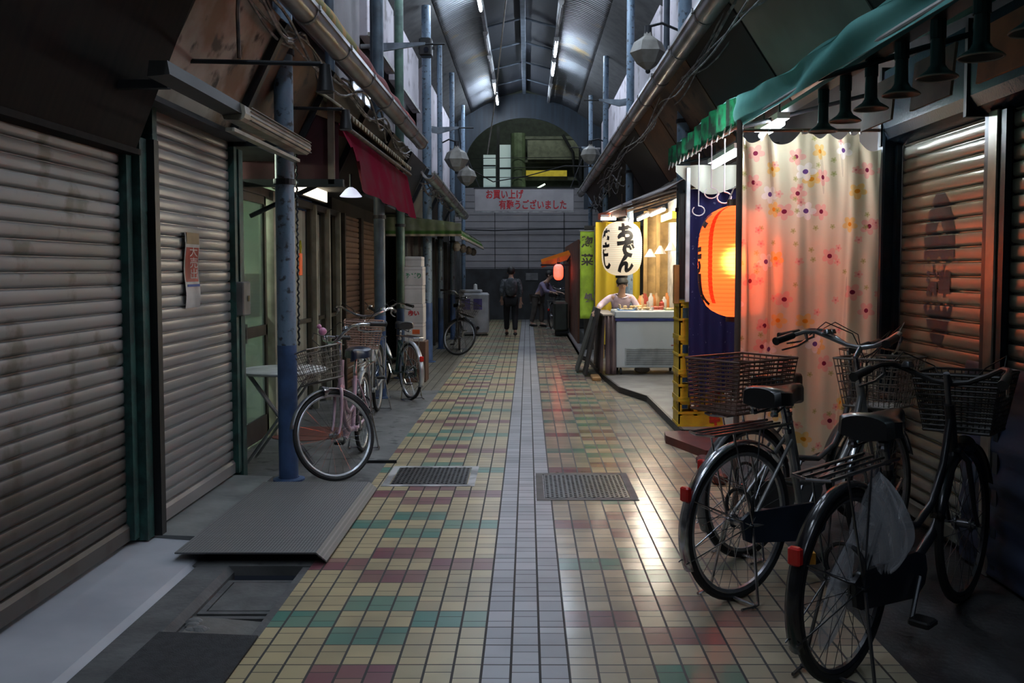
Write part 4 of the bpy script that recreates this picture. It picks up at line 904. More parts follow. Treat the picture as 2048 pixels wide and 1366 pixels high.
# white draped cloth and indigo curtain behind
M_wc = cloth('pale_cloth', (.55, .56, .48), .35)
tag(MB().grid(lambda u, v: (1.30 + .78 * u, 7.95 + .03 * math.sin(u * 17), 2.42 - .10 * u * 0 - (.26 - .2 * abs(u - .3)) * math.sin(math.pi * min(1, u * .9 + .06)) * v - .02 * v), 40, 6).build('draped_cloth', M_wc, smooth=True), 'pale sagging cloth draped above the indigo curtain', 'cloth')
tag(MB().grid(lambda u, v: (1.44 + .78 * u, 8.02 + .03 * math.sin(u * 30 + v), .36 + (.15 * u) + (1.86 - .15 * u) * v), 90, 6).build('indigo_curtain', cloth('indigo_cloth', lambda h: h.mix(h.ramp(h.noise(26, 2), .70, .72), (.022, .022, .075, 1), (.12, .13, .2, 1)), .15), smooth=True), 'speckled indigo curtain behind the glowing orange lantern', 'curtain')
tag(MB().bbox((1.395, 7.95, 1.22), (1.43, 7.985, 2.4), .004).build('white_post', mat('post_white', (.55, .58, .6), .4)), 'narrow white post at the edge of the indigo curtain', 'post')
tag(MB().bbox((1.38, 8.2, 1.24), (1.44, 8.26, 2.2), .004).build('black_post', M_black), 'black post above the yellow crates', 'post')
tag(MB().bbox((1.32, 8.12, 1.2), (1.37, 8.18, 1.55), .004).build('bamboo_stub', mat('stub_brown', (.35, .16, .03), .6)), 'short orange brown timber above the yellow crates', 'timber')
for k, (y, z0, z1) in enumerate(((6.35, 2.42, 2.05), (6.8, 2.44, 2.12), (7.3, 2.44, 2.02))):
    tag(MB().tube([(1.38, y, z0), (1.38, y, z1)] + [(1.38 + .05 * math.sin(a), y, z1 - .04 + .04 * math.cos(a)) for a in [x * .5 for x in range(12)]], .005, 6).build('wire_hanger', mat('hanger_white', (.6, .62, .65), .4)), 'thin wire hanger hooked on the awning bar', 'hanger', 'wire hangers on the awning bar')
# the red lantern
def lantern(name, label, loc, r, hh, mshell, bands=None, mcap=None, ribs=26):
    o = thing(name, label, 'lantern', loc)
    n = ribs * 4; prof = []
    for i in range(n + 1):
        t_ = -1 + 2 * i / n; rr = r * (1 - .42 * abs(t_) ** 3.6 - .28 * abs(t_) ** 12)
        prof.append((rr + .0035 * abs(math.sin(i / 4 * math.pi)) , t_ * hh))
    MB().lathe(prof, n=48).build('paper_shell', mshell, o, smooth=True)
    r0 = prof[0][0]
    MB().lathe([(r0 * .94, hh), (r0 * 1.02, hh), (r0 * 1.0, hh + .045), (r0 * .94, hh + .045)], n=32).build('top_ring', mcap or M_black, o); MB().lathe([(r0 * .94, -hh - .035), (r0 * 1.02, -hh - .035), (r0 * 1.02, -hh), (r0 * .94, -hh)], n=32).build('bottom_ring', mcap or M_black, o)
    MB().tube([(-r0 * .9, 0, hh + .04), (-r0 * .5, 0, hh + .12), (0, 0, hh + .15), (r0 * .5, 0, hh + .12), (r0 * .9, 0, hh + .04)], .005, 6).build('handle', M_steel, o)
    def surf(u_ang, z):
        t_ = max(-1, min(1, z / hh)); rr = r * (1 - .42 * abs(t_) ** 3.6 - .28 * abs(t_) ** 12) + .0055
        return (rr * math.cos(u_ang), rr * math.sin(u_ang), z)
    return o, surf
M_pap = bpy.data.materials.new('red_paper'); M_pap.use_nodes = True; nt = M_pap.node_tree; h = N(nt)
for n_ in list(nt.nodes):
    if n_.type != 'OUTPUT_MATERIAL': nt.nodes.remove(n_)
out = nt.nodes[0]
sp = h.new('ShaderNodeSeparateXYZ'); nt.links.new(h.coord(), sp.inputs[0])
ang = h.m('ARCTAN2', sp.outputs[1], sp.outputs[0])
def band(c, w_): return h.m('LESS_THAN', h.m('ABSOLUTE', h.m('SUBTRACT', ang, c)), w_)
zz_ = h.m('ABSOLUTE', h.m('ADD', sp.outputs[2], -.05))
bmask = h.m('MULTIPLY', h.m('MAXIMUM', band(-2.55, .07), band(-.9, .07)), h.m('LESS_THAN', zz_, .33))
ribm = h.m('LESS_THAN', h.m('ABSOLUTE', h.m('SUBTRACT', h.m('FRACT', h.m('DIVIDE', h.m('ADD', sp.outputs[2], .37), .74 / 26)), .5)), .08)
colr = h.mix(bmask, (.95, .19, .06, 1), (.75, .03, .012, 1)); colr = h.mix(h.m('MULTIPLY', ribm, .35), colr, (.6, .08, .02, 1))
tr = h.new('ShaderNodeBsdfTranslucent'); df = h.new('ShaderNodeBsdfDiffuse'); rf = h.new('ShaderNodeBsdfRefraction'); em = h.new('ShaderNodeEmission')
for s_ in (tr, df, rf, em): h.put(s_.inputs[0], colr)
rf.inputs['Roughness'].default_value = .7; rf.inputs['IOR'].default_value = 1.25; em.inputs[1].default_value = .18
m1 = h.new('ShaderNodeMixShader'); m1.inputs[0].default_value = .55; nt.links.new(df.outputs[0], m1.inputs[1]); nt.links.new(tr.outputs[0], m1.inputs[2])
m2 = h.new('ShaderNodeMixShader'); m2.inputs[0].default_value = .5; nt.links.new(m1.outputs[0], m2.inputs[1]); nt.links.new(rf.outputs[0], m2.inputs[2])
ad = h.new('ShaderNodeAddShader'); nt.links.new(m2.outputs[0], ad.inputs[0]); nt.links.new(em.outputs[0], ad.inputs[1]); nt.links.new(ad.outputs[0], out.inputs[0])
rl, rs = lantern('paper_lantern', 'large glowing orange red paper lantern half behind the floral curtain', (1.44, 6.15, 1.56), .27, .375, M_pap)
def bulb(name, loc, p, col, r, parent, blocked=None):
    l = bpy.data.lights.new(name, 'POINT'); l.energy = p; l.color = col; l.shadow_soft_size = r
    o = bpy.data.objects.new(name, l); C.objects.link(o); o.location = loc; o.parent = parent; return o
bulb('bulb', (-.0, -.04, -.0), 13, (1., .60, .26), .10, rl)
# brush strokes at the lantern's hidden side (only their edges show)
for k, zc in enumerate((.22, .0, -.2)):
    lettering('lettering', 'やき鳥'[k], .34, mat('lantern_ink', (.08, .01, .01), .7), rl, lambda x, y, zc=zc: rs(math.pi * .93 - x / .27, zc + y * .7), .012, cuts=2)
tag(MB().cyl((1.44, 6.15, 2.08), (1.44, 6.15, 2.42), .004, n=6).build('lantern_cord', M_steel), 'thin cord holding the glowing orange lantern', 'cord')
# ---------------------------------------------------------------- yellow bottle crates
M_yel = mat('crate_yellow', (.62, .42, .02), .45, 0, (.45, .28, .015), 5)
def crate(z, hh, label, mark=True):
    o = thing('bottle_crate', label, 'crate', (1.595, 8.35, z)); X_, Y_ = .21, .16
    mb = MB(); mb.box((-X_, -Y_, 0), (X_, Y_, .012))
    for a, b_ in (((-X_, -Y_), (X_, -Y_ + .012)), ((-X_, Y_ - .012), (X_, Y_)), ((-X_, -Y_), (-X_ + .012, Y_)), ((X_ - .012, -Y_), (X_, Y_))):
        mb.box((a[0], a[1], 0), (b_[0], b_[1], hh * .46)); mb.box((a[0], a[1], hh * .80), (b_[0], b_[1], hh - .004))
    for x in (-X_, -.07, .05, X_ - .03): mb.box((x, -Y_, hh * .4), (x + .03, -Y_ + .012, hh * .85)); mb.box((x, Y_ - .012, hh * .4), (x + .03, Y_, hh * .85))
    for y in (-Y_, -.05, .04, Y_ - .03): mb.box((-X_, y, hh * .4), (-X_ + .012, y + .03, hh * .85)); mb.box((X_ - .012, y, hh * .4), (X_, y + .03, hh * .85))
    mb.build('body', M_yel, o)
    for q in (0, hh * .46, hh - .022): MB().box((-X_ - .008, -Y_ - .008, q), (X_ + .008, -Y_, q + .022)).box((-X_ - .008, -Y_, q), (-X_, Y_, q + .022)).build('rib', M_yel, o)
    if mark: lettering('lettering', 'キ', .11, mat('crate_red', (.6, .04, .02), .5), o, lambda x, y: (x + .12, -Y_ - .010, hh * .22 + y), .008)
for z, hh, lab in ((.07, .25, 'yellow bottle crate, lowest of the stack beside the indigo curtain'), (.322, .25, 'yellow bottle crate, second from the bottom of the stack'), (.574, .31, 'yellow bottle crate in the middle of the stack'), (.886, .34, 'yellow bottle crate, topmost of the stack')):
    crate(z, hh, lab, z < .5)
tag(MB().extr([(1.2, 7.75), (1.42, 7.1), (1.62, 7.1), (1.8, 7.95), (1.34, 7.98), (1.22, 7.95)], 'z', 0, .068).build('red_plinth', mat('red_paint', (.11, .02, .016), .55, 0, (.07, .014, .012), 5)), 'low dark red painted plinth below the yellow crates', 'plinth')
tag(MB().bbox((1.30, 6.2, .0), (1.40, 6.9, .08), .02).build('red_kerb_block', _mats['red_paint']), 'red painted kerb block beside the chrome fender bicycle', 'kerb')
# ---------------------------------------------------------------- oden stall
fz = thing('chest_freezer', 'white chest freezer with a navy stripe and a slotted vent', 'freezer', (1.66, 12.25, .07))
M_fr = mat('freezer_white', (.47, .52, .55), .35, 0, (.43, .48, .51), 2)
MB().bbox((-.45, 0, .10), (.45, .62, .74), .012).build('body', M_fr, fz); MB().bbox((-.47, -.015, .775), (.47, .64, .88), .015).build('lid', M_fr, fz)
MB().box((-.462, -.012, .742), (.462, .63, .775)).build('navy_stripe', mat('navy_trim', (.02, .03, .16), .4), fz)
vt = MB().box((-.33, -.004, .13), (.38, 0.002, .37)).build('vent', mat('vent_white', (.42, .46, .47), .5), fz)
for i in range(9): MB().box((-.31, -.008, .145 + i * .025), (.36, -.003, .152 + i * .025)).build('slot', mat('slot_grey', (.12, .13, .13), .6), vt)
MB().box((.3, -.003, .40), (.38, 0, .415)).build('badge', mat('badge_red', (.4, .1, .1), .5), fz)
for x in (-.38, .38):
    for y in (.06, .56): MB().cyl((x - .015, y, .045), (x + .015, y, .045), .045, n=16).cyl((x, y, .045), (x, y, .105), .012).build('caster', M_black, fz)
tag(MB().ball((1.6, 12.5, .12), .07, 10, (1.6, 1, .7)).build('rag_bundle', mat('rag', (.35, .3, .25), .8)), 'crumpled beige rag bundle under the chest freezer', 'bundle')
M_dish = [mat('dish_blue', (.2, .4, .75), .4), mat('dish_white', (.75, .72, .7), .4), mat('food_cream', (.75, .55, .3), .6), mat('food_red', (.6, .15, .1), .5), mat('dish_green', (.45, .55, .3), .5)]
for k, (x, y, w_, d, hh, mi, lab) in enumerate(((-.30, .13, .22, .2, .025, 0, 'flat blue tray on the freezer lid'), (-.05, .15, .22, .2, .045, 1, 'shallow white food tray beside the blue tray on the freezer'), (-.18, .42, .36, .22, .07, 2, 'tray heaped with pale food on the freezer lid'), (.16, .35, .14, .18, .05, 3, 'small red tray in the middle of the freezer lid'), (.34, .2, .2, .22, .03, 4, 'pale green tray at the curtain end of the freezer'))):
    o = thing('food_tray', lab, 'tray', (1.66 + x, 12.25 + y, .95)); MB().extr([(-w_ / 2, .0), (w_ / 2, 0), (w_ / 2 + .012, hh), (w_ / 2 - .004, hh), (w_ / 2 - .012, .01), (-w_ / 2 + .012, .01), (-w_ / 2 + .004, hh), (-w_ / 2 - .012, hh)], 'y', -d / 2, d / 2).build('tray', M_dish[mi], o)
    r_ = random.Random(k); mb = MB()
    for i in range(7): mb.ball((r_.uniform(-w_ * .35, w_ * .35), r_.uniform(-d * .35, d * .35), hh * .6), .022, 6, (1.3, 1, .8))
    mb.build('food', M_dish[2 if mi != 3 else 3], o, smooth=True)['kind'] = 'stuff'
# side table with brown cloth, leaning boards
st = thing('cloth_table', 'brown cloth covered serving table joined to the chest freezer', 'table', (1.08, 12.9, .0))
MB().grid(lambda u, v: (-.02 + .14 * u + .0 + (.04 * (1 - v)) * math.sin(u * 20 + 1) * .4, -.62 - .06 * (1 - v) * u + .02 * math.sin(u * 15), .08 + .80 * v), 24, 8).build('front_cloth', mat('brown_sheet', (.17, .12, .12), .45, 0, (.11, .075, .08), 3), st, smooth=True, solid=.004)
MB().grid(lambda u, v: (-.06 + .04 * v + .015 * math.sin(u * 30) * (1 - v), -.64 + 1.4 * u, .08 + .80 * v), 30, 8).build('side_cloth', _mats['brown_sheet'], st, smooth=True, solid=.004)
MB().box((-.05, -.64, .88), (.14, .78, .90)).build('top', mat('table_top', (.3, .27, .24), .5), st)
for k, (ya, ang_, lab, m) in enumerate(((12.75, .17, 'dark plank leaning on the serving table, nearer the freezer', mat('plank_dark', (.05, .045, .042), .5, 0, (.03, .028, .026), 4, sx=(1, 1, 5))), (13.25, .26, 'grey plank leaning on the serving table, outermost of the two', mat('plank_grey', (.10, .10, .085), .6, 0, (.06, .06, .05), 4)))):
    tag(MB().plate([(.98 - ang_ , ya - .12, .02), (.98 - ang_, ya + .4, .02), (1.0, ya + .4, .96), (1.0, ya - .12, .96)], .03).build('leaning_board', m), lab, 'board')
tag(MB().bbox((.88, 12.15, .0), (1.0, 12.55, .05), .01).build('wood_offcut', mat('offcut', (.4, .22, .08), .6)), 'pale wooden offcut lying below the leaning planks', 'timber')
# lantern white with brush writing
M_pw = bpy.data.materials.new('white_paper'); M_pw.use_nodes = True; nt = M_pw.node_tree; b = nt.nodes['Principled BSDF']; h = N(nt)
sp = h.new('ShaderNodeSeparateXYZ'); nt.links.new(h.coord(), sp.inputs[0])
ribm = h.m('LESS_THAN', h.m('ABSOLUTE', h.m('SUBTRACT', h.m('FRACT', h.m('DIVIDE', h.m('ADD', sp.outputs[2], .4), .78 / 26)), .5)), .09)
nt.links.new(h.mix(ribm, (.74, .66, .52, 1), (.62, .50, .34, 1)), b.inputs['Base Color']); b.inputs['Roughness'].default_value = .7; b.inputs['Emission Color'].default_value = (1., .80, .55, 1); b.inputs['Emission Strength'].default_value = .33
wl, ws = lantern('paper_lantern', 'tall white paper lantern with bold black brush characters', (1.30, 12.45, 1.80), .275, .37, M_pw)
def brush(s_, size, zc, angc, sx=1.):
    lettering('lettering', s_, size, mat('brush_ink', (.012, .011, .012), .6), wl, lambda x, y: ws(angc + x / .275, zc + y), size * .065, cuts=2, wx=sx)
for c_, zc in zip('おでん', (.195, -.02, -.225)): brush(c_, .26, zc, -math.pi / 2 + .10, .95)
for c_, zc in zip('むさし', (.16, -.03, -.2)): brush(c_, .2, zc, -math.pi / 2 - 1.02, .9)
tag(MB().cyl((1.30, 12.45, 2.30), (1.30, 12.45, 2.55), .006, n=6).build('lantern_cord', M_rust), 'cord holding the white brush written lantern', 'cord')
# stall canopy, walls, lamps
M_cp = mat('canopy_brown', (.10, .045, .038), .5, 0, (.06, .028, .025), 3, bump=.2)
sc_ = thing('stall_canopy', 'dark red brown canopy with an orange edge over the lantern stall', 'canopy', (0, 0, 0))
MB().grid(lambda u, v: (1.16 + .12 * (1 - u) + 1.0 * v, 8.5 + 6.2 * u, 2.24 + .14 * u + .42 * v ** .8 + .012 * math.sin(u * 70) * v), 80, 6).build('roof_sheet', M_cp, sc_, smooth=True, solid=.01)
MB().grid(lambda u, v: (1.15 + .12 * (1 - u), 11.6 + 3.1 * u, 2.20 + .10 * v + .12 * u + .0 * u), 20, 2).build('orange_edge', mat('edge_orange', (.55, .09, .03), .5), sc_, solid=.01)
for y in (10.4, 11.6, 13.0, 14.6): MB().cyl((1.2, y, 2.28), (2.3, y, 2.62), .018).build('rafter', M_rust, sc_)
for x, y in ((1.2, 14.6),): MB().box((x, y, 0.07), (x + .05, y + .05, 2.3)).build('post', mat('timber_warm', (.45, .28, .1), .6), sc_) if y > 12 else MB().box((x, y, 2.0), (x + .05, y + .05, 2.3)).build('post', M_rust, sc_)
M_sw = mat('stall_wall', (.80, .78, .72), .7)
struct(MB().box((2.28, 10.2, .07), (2.33, 14.7, 2.6)).build('wall_stall', M_sw)); struct(MB().box((1.95, 14.66, .07), (2.3, 14.7, 2.5)).build('wall_stall_end', mat('stall_timber', (.55, .36, .14), .6)))
tag(MB().grid(lambda u, v: (1.10 + .72 * u, 14.58 + .04 * math.sin(u * 19), .3 + 1.98 * v), 60, 4).build('yellow_curtain', cloth('yellow_cloth', (.62, .46, .05), .35), smooth=True), 'mustard yellow curtain hanging behind the stall keeper', 'curtain')
for k, x in enumerate((1.86, 2.06)): tag(MB().box((x, 14.45, .07), (x + .06, 14.5, 2.45)).build('timber_post', mat('timber_warm', (.45, .28, .1), .6)), ('slim timber post just behind the yellow curtain edge', 'slim timber post close to the white stall wall')[k], 'post')
def stall_tube(x, y, z, L, e, label, ax='y'):
    o = thing('stall_lamp', label, 'lamp', (x, y, z)); d = Vector((0, L, 0)) if ax == 'y' else Vector((L, 0, 0))
    MB().cyl((0, 0, 0), d, .02).build('tube', glow('stall_tube', (1., .9, .72), e), o); MB().cyl((0, 0, .03), d + Vector((0, 0, .03)), .025).build('fixture', M_white, o)
STALL_E = 105
stall_tube(1.75, 11.6, 2.28, 1.2, STALL_E, 'warm white tube lamp under the stall canopy above the freezer'); stall_tube(1.75, 13.1, 2.30, 1.2, STALL_E, 'warm white tube lamp under the stall canopy above the keeper')
stall_tube(1.08, 13.3, 2.26, .22, STALL_E, 'short bright lamp at the street edge of the stall canopy', 'x')
tag(MB().box((1.95, 12.2, 2.20), (2.27, 13.2, 2.30)).build('yellow_sign', mat('stall_yellow', (.75, .55, .05), .5)), 'yellow sign board under the stall canopy', 'sign')
wd = MB(); r_ = random.Random(5)
for k, (y, z, c_) in enumerate(((11.5, 1.3, 'a'), (12.0, 1.55, 'b'), (12.6, 1.3, 'a'), (13.1, 1.5, 'c'))):
    tag(MB().box((2.265, y, z), (2.275, y + .3, z + .35)).build('price_sheet', mat('paper_plain', (.8, .78, .72), .6) if c_ != 'c' else mat('paper_pink', (.8, .45, .35), .6)), 'paper sheet pinned on the white stall wall', 'paper', 'papers on the stall wall')
M_goods = [mat('goods_orange', (.75, .28, .08), .6), mat('goods_tan', (.6, .4, .2), .6), mat('goods_red', (.55, .08, .05), .6), mat('goods_white', (.75, .72, .68), .6)]
for k in range(12):
    x = 1.72 + .055 * (k % 9) + (.02 if k > 8 else 0); y = 13.75 + .1 * (k % 3); hh = .12 + .12 * r_.random(); z0 = .92
    tag(MB().lathe([(.001, 0), (.035, 0), (.04, .02), (.038, hh * .7), (.018, hh * .85), (.018, hh), (.001, hh)], (x, y, z0), 12).build('bottle', M_goods[k % 4], smooth=True), 'small bottle on the shelf behind the stall keeper', 'bottle', 'bottles on the stall shelf')
tag(MB().bbox((1.66, 13.6, .86), (2.27, 14.1, .92), .005).build('stall_shelf', mat('timber_warm', (.45, .28, .1), .6)), 'timber shelf crowded with bottles behind the freezer', 'shelf')
for k in range(3): tag(MB().lathe([(.02, .12), (.03, .1), (.09, 0), (.085, 0), (.02, .09)], (2.05 - .1 * k, 12.9 + .35 * k, 1.78 - .04 * k), 12).build('hanging_ladle', mat('ladle_grey', (.55, .5, .45), .4)), 'pale funnel shaped utensil hanging in the stall', 'utensil', 'utensils hanging in the stall')
# green banner
gb = thing('green_banner', 'lime green vertical banner with black characters before the stall', 'banner', (.985, 14.9, 1.42))
MB().grid(lambda u, v: (-.115 + .23 * u, .01 * math.sin(v * 7), -.72 + 1.44 * v), 4, 20).build('cloth', mat('lime_cloth', (.30, .50, .04), .7, emit=(.3, .5, .04), es=.0), gb, smooth=True, solid=.004)
for c_, z in (('惣', .53), ('菜', .24)): lettering('lettering', c_, .2, mat('brush_ink', (.012, .011, .012), .6), gb, lambda x, y, z=z: (x, -.016, z + y), .006)
lettering('lettering', '処', .15, mat('ink_grey', (.12, .11, .14), .6), gb, lambda x, y: (x + .03, -.016, -.38 + y), .006)
MB().cyl((-.13, 0, .73), (.13, 0, .73), .008).build('rod', M_steel, gb)
MB().cyl((.125, 0, -1.4), (.125, 0, .8), .012).build('pole', M_steel, gb)
# distant stall with small red lantern
struct(MB().box((.98, 17.6, .07), (1.02, 23.5, 2.1)).build('wall_far_stall', mat('far_wood', (.16, .06, .03), .6, 0, (.08, .035, .02), 3))); struct(MB().box((1.02, 16.2, .07), (2.3, 16.25, 2.3)).build('wall_far_dark', M_dk))
fa = thing('orange_canopy', 'small bright orange canopy over the distant red lantern', 'canopy', (0, 0, 0))
MB().grid(lambda u, v: (.32 + .68 * u, 20.6 + .9 * v, 1.66 + .22 * u + .10 * v), 6, 4).build('cloth', cloth('orange_cloth', (.75, .22, .03), .5), fa, solid=.004); MB().grid(lambda u, v: (.32 + .68 * u, 20.6, 1.56 + .20 * u + .12 * v), 6, 2).build('skirt', mat('orange_skirt', (.75, .2, .03), .7), fa, solid=.004)
MB().box((.3, 20.58, 1.60), (1.0, 20.61, 1.64)).build('edge_bar', M_dark, fa); MB().tube([(.9, 20.6, 1.7), (1.3, 20.5, 2.3)], .02).build('brace', M_dark, fa)
M_rp = glow('red_paper_far', (1., .07, .025), 1.5)
fl, _s = lantern('paper_lantern', 'small glowing red lantern under the distant orange canopy', (.70, 20.4, 1.46), .11, .18, M_rp, ribs=12)
tag(MB().cyl((.7, 20.4, 1.68), (.7, 20.7, 1.78), .005, n=6).build('lantern_cord', M_dark), 'cord holding the small red lantern', 'cord')
ff = thing('dark_cart', 'dark covered cart at the foot of the distant red stall', 'cart', (.80, 20.9, 0)); MB().bbox((-.2, -.5, .12), (.12, .5, .78), .04).build('cover', mat('cart_dark', (.035, .04, .03), .6), ff)
for y in (-.35, .35): MB().cyl((-.15, y, .09), (.15, y, .09), .09, n=16).build('wheel', M_rubber, ff)
tag(MB().bbox((1.0, 22.0, .07), (1.5, 22.3, 1.1), .03).build('bag_heap', mat('bag_dark', (.05, .05, .045), .7)), 'dark wrapped goods beside the distant stall wall', 'goods')
# ================================================================ bicycles
def wheel(name, cx, o, M, mr, ms, mt, nsp=28, r=.33, flat=False):
    a = MB(M).torus((cx, 0, r), r - .034, .0135, 'y', 48, 6); rim = a.build('rim', mr, o, smooth=True); rim.name = name
    MB(M).torus((cx, 0, r), r - .016, .0175, 'y', 48, 8).build('tyre', mt, rim, smooth=True)
    sp_ = MB(M)
    for i in range(nsp):
        a0 = 2 * math.pi * i / nsp; s = .028 if i % 2 else -.028; a1 = a0 + (.55 if (i // 2) % 2 else -.55)
        sp_.cyl((cx + .025 * math.cos(a1), s, r + .025 * math.sin(a1)), (cx + (r - .045) * math.cos(a0), 0, r + (r - .045) * math.sin(a0)), .0015, n=3, caps=False)
    sp_.build('spokes', ms, rim)
    MB(M).cyl((cx, -.045, r), (cx, .045, r), .018, n=12).cyl((cx, -.034, r), (cx, -.026, r), .03, n=14).cyl((cx, .026, r), (cx, .034, r), .03, n=14).cyl((cx, -.075, r), (cx, .075, r), .006, n=8).build('hub', ms, rim, smooth=True)
    return rim
def wire_basket(o, M, x0, x1, w0, w1, z0, z1, m, step=.025, r=.0022, taper=.04, name='basket', bands=None):
    """open wire basket, bottom x0..x1 by w0, top wider; horizontal and vertical wires"""
    mb = MB(M)
    def ring(t):
        e = taper * t; wy = w0 + (w1 - w0) * t
        return [(x0 - e * .3, -wy, z0 + (z1 - z0) * t), (x1 + e, -wy, z0 + (z1 - z0) * t), (x1 + e, wy, z0 + (z1 - z0) * t), (x0 - e * .3, wy, z0 + (z1 - z0) * t)]
    nz = max(2, int((z1 - z0) / (bands or step * 1.6)))
    for i in range(nz + 1):
        rg = ring(i / nz); rr = r * 2.2 if i in (0, nz) else (r * 1.6 if bands else r)
        for k in range(4): mb.cyl(rg[k], rg[(k + 1) % 4], rr, n=5)
    a, b_ = ring(0), ring(1)
    for k in range(4):
        L = (Vector(a[(k + 1) % 4]) - Vector(a[k])).length; n = max(2, int(L / step))
        for i in range(n): q = i / n; mb.cyl(Vector(a[k]).lerp(Vector(a[(k + 1) % 4]), q), Vector(b_[k]).lerp(Vector(b_[(k + 1) % 4]), q), r, n=4, caps=False)
    n = int((x1 - x0) / step)
    for i in range(n + 1): x = x0 + (x1 - x0) * i / n; mb.cyl((x, -w0, z0), (x, w0, z0), r, n=4)
    n = int(2 * w0 / step)
    for i in range(n + 1): y = -w0 + 2 * w0 * i / n; mb.cyl((x0, y, z0), (x1, y, z0), r, n=4)
    return mb.build(name, m, o)
def bicycle(label, pos, head, steer, mf, mw=None, front=None, rear=None, scale=1., guard=None, seat=M_black, stand=True, fender=None, bell=None, chrome=None, lean=0, tall=0, group=None, bar=None, name='bicycle', lever=True):
    """pos: rear wheel contact; head: (x, y) heading"""
    th = math.atan2(head[1], head[0])
    o = thing(name, label, 'bicycle', (pos[0], pos[1], 0), th, group); o.scale = (scale,) * 3; o.rotation_euler.x = lean
    M0 = None; mw = mw or M_chrome; fe = fender or mf; chrome = chrome or M_chrome; bar = bar or chrome
    ax = Vector((.90, 0, .72)); d = (Vector((.98, 0, .52)) - Vector((.86, 0, .88))).normalized()
    S_ = Matrix.Translation(ax) @ Matrix.Rotation(-steer, 4, d) @ Matrix.Translation(-ax)
    z = lambda v: v
    # frame
    f = MB(); H0, H1 = (.868, 0, .86), (.925, 0, .66)
    BB = (.44, 0, .27); ST = (.315, 0, .70)
    f.cyl(H0, H1, .02, n=12)
    f.tube([H1, (.86, 0, .50), (.74, 0, .36), (.58, 0, .285), BB], .019, 10); f.tube([(.88, 0, .80), (.82, 0, .62), (.72, 0, .48), (.58, 0, .42), (.385, 0, .45)], .015, 10)
    f.cyl(BB, ST, .017, n=10); f.cyl((BB[0], -.035, BB[2]), (BB[0], .035, BB[2]), .024, n=12)
    for s in (-1, 1):
        f.cyl((BB[0] - .02, s * .03, BB[2]), (.0, s * .058, .33), .010, n=8); f.cyl((ST[0] + .01, s * .02, ST[2] - .05), (0, s * .058, .33), .008, n=8)
    f.build('frame', mf, o, smooth=True)
    rw = wheel('rear_wheel', 0, o, None, mw, chrome, M_rubber); fw = wheel('front_wheel', 1.06, o, S_, mw, chrome, M_rubber)
    fk = MB(S_)
    for s in (-1, 1): fk.tube([(.935, s * .025, .655), (.95, s * .05, .62), (.985, s * .055, .50), (1.02, s * .055, .40), (1.06, s * .058, .33)], [.013, .012, .011, .009, .008], 8)
    fk.cyl((.92, -.03, .665), (.92, .03, .665), .016); fk.build('fork', mf, o, smooth=True)
    MB(S_).cyl(H0, (.835, 0, .985), .012, n=10).cyl((.835, 0, .985), (.885, 0, 1.0 + tall), .013, n=10).build('stem', chrome, o, smooth=True)
    hz = 1.0 + tall
    def side(s): return [(.885, 0, hz), (.89, s * .07, hz + .01), (.875, s * .15, hz + .045), (.84, s * .21, hz + .075), (.78, s * .245, hz + .075), (.70, s * .26, hz + .06), (.62, s * .27, hz + .045)]
    MB(S_).tube(list(reversed(side(1))) + side(-1)[1:], .011, 8).build('handlebar', bar, o, smooth=True)
    for s in (-1, 1):
        MB(S_).cyl((.71, s * .259, hz + .062), (.585, s * .273, hz + .04), .017, n=10).cyl((.59, s * .273, hz + .041), (.58, s * .274, hz + .039), .02, n=10).build('grip', M_black, o, smooth=True)
        if lever: MB(S_).tube([(.80, s * .24, hz + .065), (.80, s * .235, hz + .035), (.74, s * .25, hz + .01), (.64, s * .275, hz - .005)], [.010, .008, .006, .005], 6).build('brake_lever', chrome, o, smooth=True)
        MB(S_).tube([(.80, s * .22, hz + .06), (.92, s * .20, hz + .12), (1.0, s * .10, hz + .06), (.95, 0, hz - .08), (.93, 0, .70)], .003, 5).build('brake_cable', M_black, o, smooth=True)
    MB(S_).lathe([(.001, .022), (.018, .018), (.026, 0), (.026, -.006), (.001, -.006)], (.86, .16, hz + .07), 14).build('bell', chrome, o, smooth=True)
    if bell:
        MB(S_).ball((.83, -.22, hz + .12), .032, 8).ball((.84, -.235, hz + .165), .018, 8).build('bell_figure', bell, o, smooth=True)
    # saddle
    sd_ = MB(); rows = [(.10, .085, .0), (.12, .105, .008), (.17, .11, .004), (.22, .09, -.003), (.28, .05, 0), (.34, .03, .004), (.385, .022, 0), (.395, .012, -.008)]
    vs = []; fs = []; k = 10
    for x, w_, dz in rows:
        for i in range(k + 1):
            a = math.pi * i / k; vs.append((x + .02, math.cos(a) * w_, .865 + dz + math.sin(a) * .03 - (.045 if i in (0, k) else 0) - .0))
        vs.append((x + .02, 0, .805))
    m_ = k + 2
    for i in range(len(rows) - 1):
        for j in range(m_): fs.append((i * m_ + j, i * m_ + (j + 1) % m_, (i + 1) * m_ + (j + 1) % m_, (i + 1) * m_ + j))
    fs.append(tuple(range(m_))); fs.append(tuple(range((len(rows) - 1) * m_, len(rows) * m_)))
    s_ = sd_.add(vs, fs).build('saddle', seat, o, smooth=True)
    sp2 = MB()
    for s in (-1, 1): sp2.lathe([(.016, -.05), (.018, -.04), (.013, -.03), (.018, -.02), (.013, -.01), (.016, 0)], (.155, s * .055, .825), 10)
    sp2.tube([(.15, .05, .775), (.26, .02, .80), (.37, .01, .835)], .005, 5).tube([(.15, -.05, .775), (.26, -.02, .80), (.37, -.01, .835)], .005, 5).build('springs', chrome, s_)
    MB().cyl(ST, (.275, 0, .82), .0125, n=10).cyl((ST[0] + .004, 0, ST[2] - .02), (ST[0], 0, ST[2]), .022, n=10).build('seat_post', chrome, o, smooth=True)
